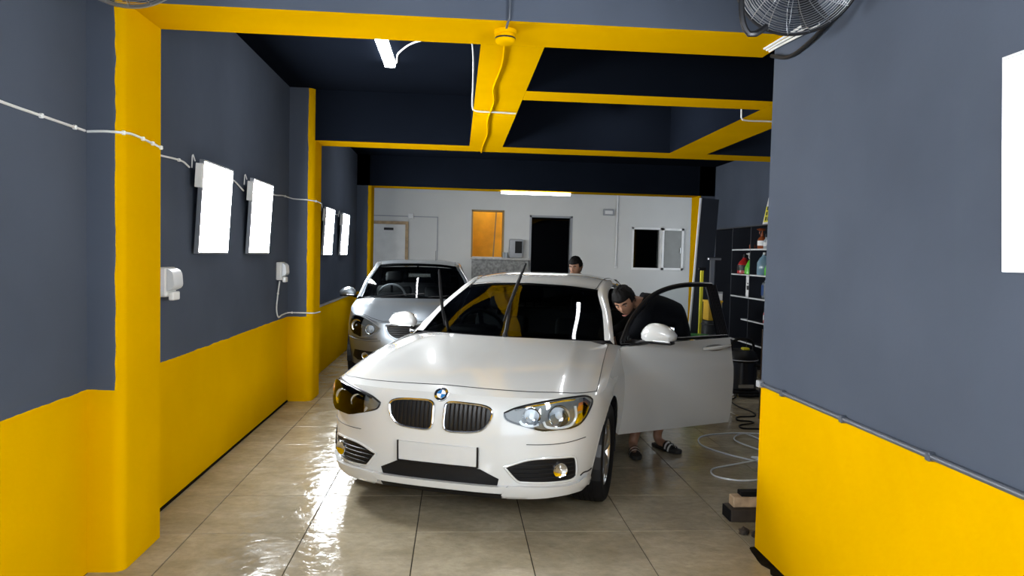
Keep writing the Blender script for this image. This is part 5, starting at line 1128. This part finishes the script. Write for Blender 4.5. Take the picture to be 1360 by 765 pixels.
# hoses and cables on the floor
glass_mat('hose_clear', (.85, .88, .90)); mat('pale_hose', (.50, .54, .58), .25)
def floor_line(name, label, keys, r, m, n=120, cat='hose'):
    k0 = Vector((keys[0][0], keys[0][1], 0)); t = thing(name, label, cat, k0); P = polycurve([(k[0], k[1], (k[2] if len(k) > 2 else 0)+r) for k in keys], n)
    MB().tube([Vector(p)-k0 for p in P], r, 7).build('tubing', m, t, smooth=True)
    e = Vector(P[0])-k0; d = (Vector(P[1])-Vector(P[0])).normalized(); MB().tube([e-d*.03, e+d*.02], r*1.25, 8).build('end_fitting', 'steel', t); return t
floor_line('water_hose', 'pale clear hose lying in loops on the wet floor by the right wall', [(2.75, 6.10), (2.45, 6.12, .0), (2.15, 6.0), (2.05, 5.72), (2.18, 5.42), (2.40, 5.15, .004), (2.55, 5.00), (2.62, 5.25, .012), (2.45, 5.55, .014), (2.38, 5.85, .014), (2.55, 6.05, .014), (2.62, 5.8, .004), (2.42, 5.3, .018), (2.15, 5.18, .004), (1.90, 5.05), (1.86, 4.88), (2.02, 4.78), (2.25, 4.85, .004), (2.38, 5.05, .02), (2.30, 5.30, .02), (2.45, 5.1, .03), (2.50, 4.80, .004), (2.35, 4.62), (2.2, 4.35), (2.05, 4.3)], .0065, 'pale_hose', 260)
floor_line('power_cable', 'black cable winding over the floor from the vacuum cleaner', [(3.15, 7.75), (3.02, 7.56), (2.98, 7.25), (3.02, 6.98), (2.96, 6.80), (2.78, 6.76), (2.72, 6.62), (2.82, 6.56, .004), (2.80, 6.45, .012), (2.66, 6.42), (2.64, 6.30), (2.80, 6.28), (2.95, 6.2), (3.1, 6.0)], .0075, 'dark_cable', 140, 'cable')
# fittings in the rear room
t = thing('water_dispenser', 'grey and black dispenser standing on the service counter', 'dispenser', (1.17, YE-.10, 1.486)); MB().rbox((-.13, -.08, 0), (.14, .09, .38), .02, 2).build('housing', 'grey_plastic', t, smooth=True); MB().box((-.02, -.083, .10), (.12, -.08, .34)).build('front_panel', 'black_plastic', t); MB().rbox((-.145, -.075, .02), (-.13, -.02, .22), .005, 1).build('side_tray', 'steel', t)
for k, x in enumerate((.93, .985)):
    t = thing('drinking_glass', ['left', 'right'][k]+' of two clear glasses beside the counter dispenser', 'glass', (x, YE-.14, 1.486), 0, 'glasses on the counter'); MB().lathe([(0, .003), (.022, .002), (.028, .11), (.025, .11), (.020, .008), (0, .008)], n=16).build('tumbler', 'clear_bottle', t, smooth=True); MB().lathe([(.021, 0), (.023, .006)], n=16).build('foot', 'clear_bottle', t)
t = thing('fuse_box', 'small grey electrical box high on the white rear wall', 'electrical box', (3.06, YE, 2.40)); MB().rbox((-.11, -.06, 0), (.11, 0, .13), .01, 2).build('housing', 'grey_plastic', t); MB().rbox((-.08, -.068, .03), (.08, -.06, .10), .004, 1).build('cover', 'label_white', t)
t = thing('wall_conduit', 'white vertical conduit on the white rear wall', 'conduit', (3.245, YE, 1.35)); MB().cyl((0, -.02, 0), (0, -.02, 1.75), .018, n=12).build('pipe', 'label_white', t, smooth=True); MB().rbox((-.03, -.04, -.02), (.03, 0, .03), .005, 1).build('end_box', 'label_white', t)
t = thing('wall_conduit', 'thin white trunking running across the rear wall above the left door', 'conduit', (-1.9, YE, 2.27)); MB().box((0, -.02, -.01), (1.5, 0, .01)).build('run', 'grey_plastic', t); MB().box((1.48, -.02, -1.2), (1.50, 0, -.01)).build('drop', 'grey_plastic', t); MB().rbox((.90, -.06, -.05), (1.01, 0, .06), .01, 2).build('junction_box', 'label_white', t)
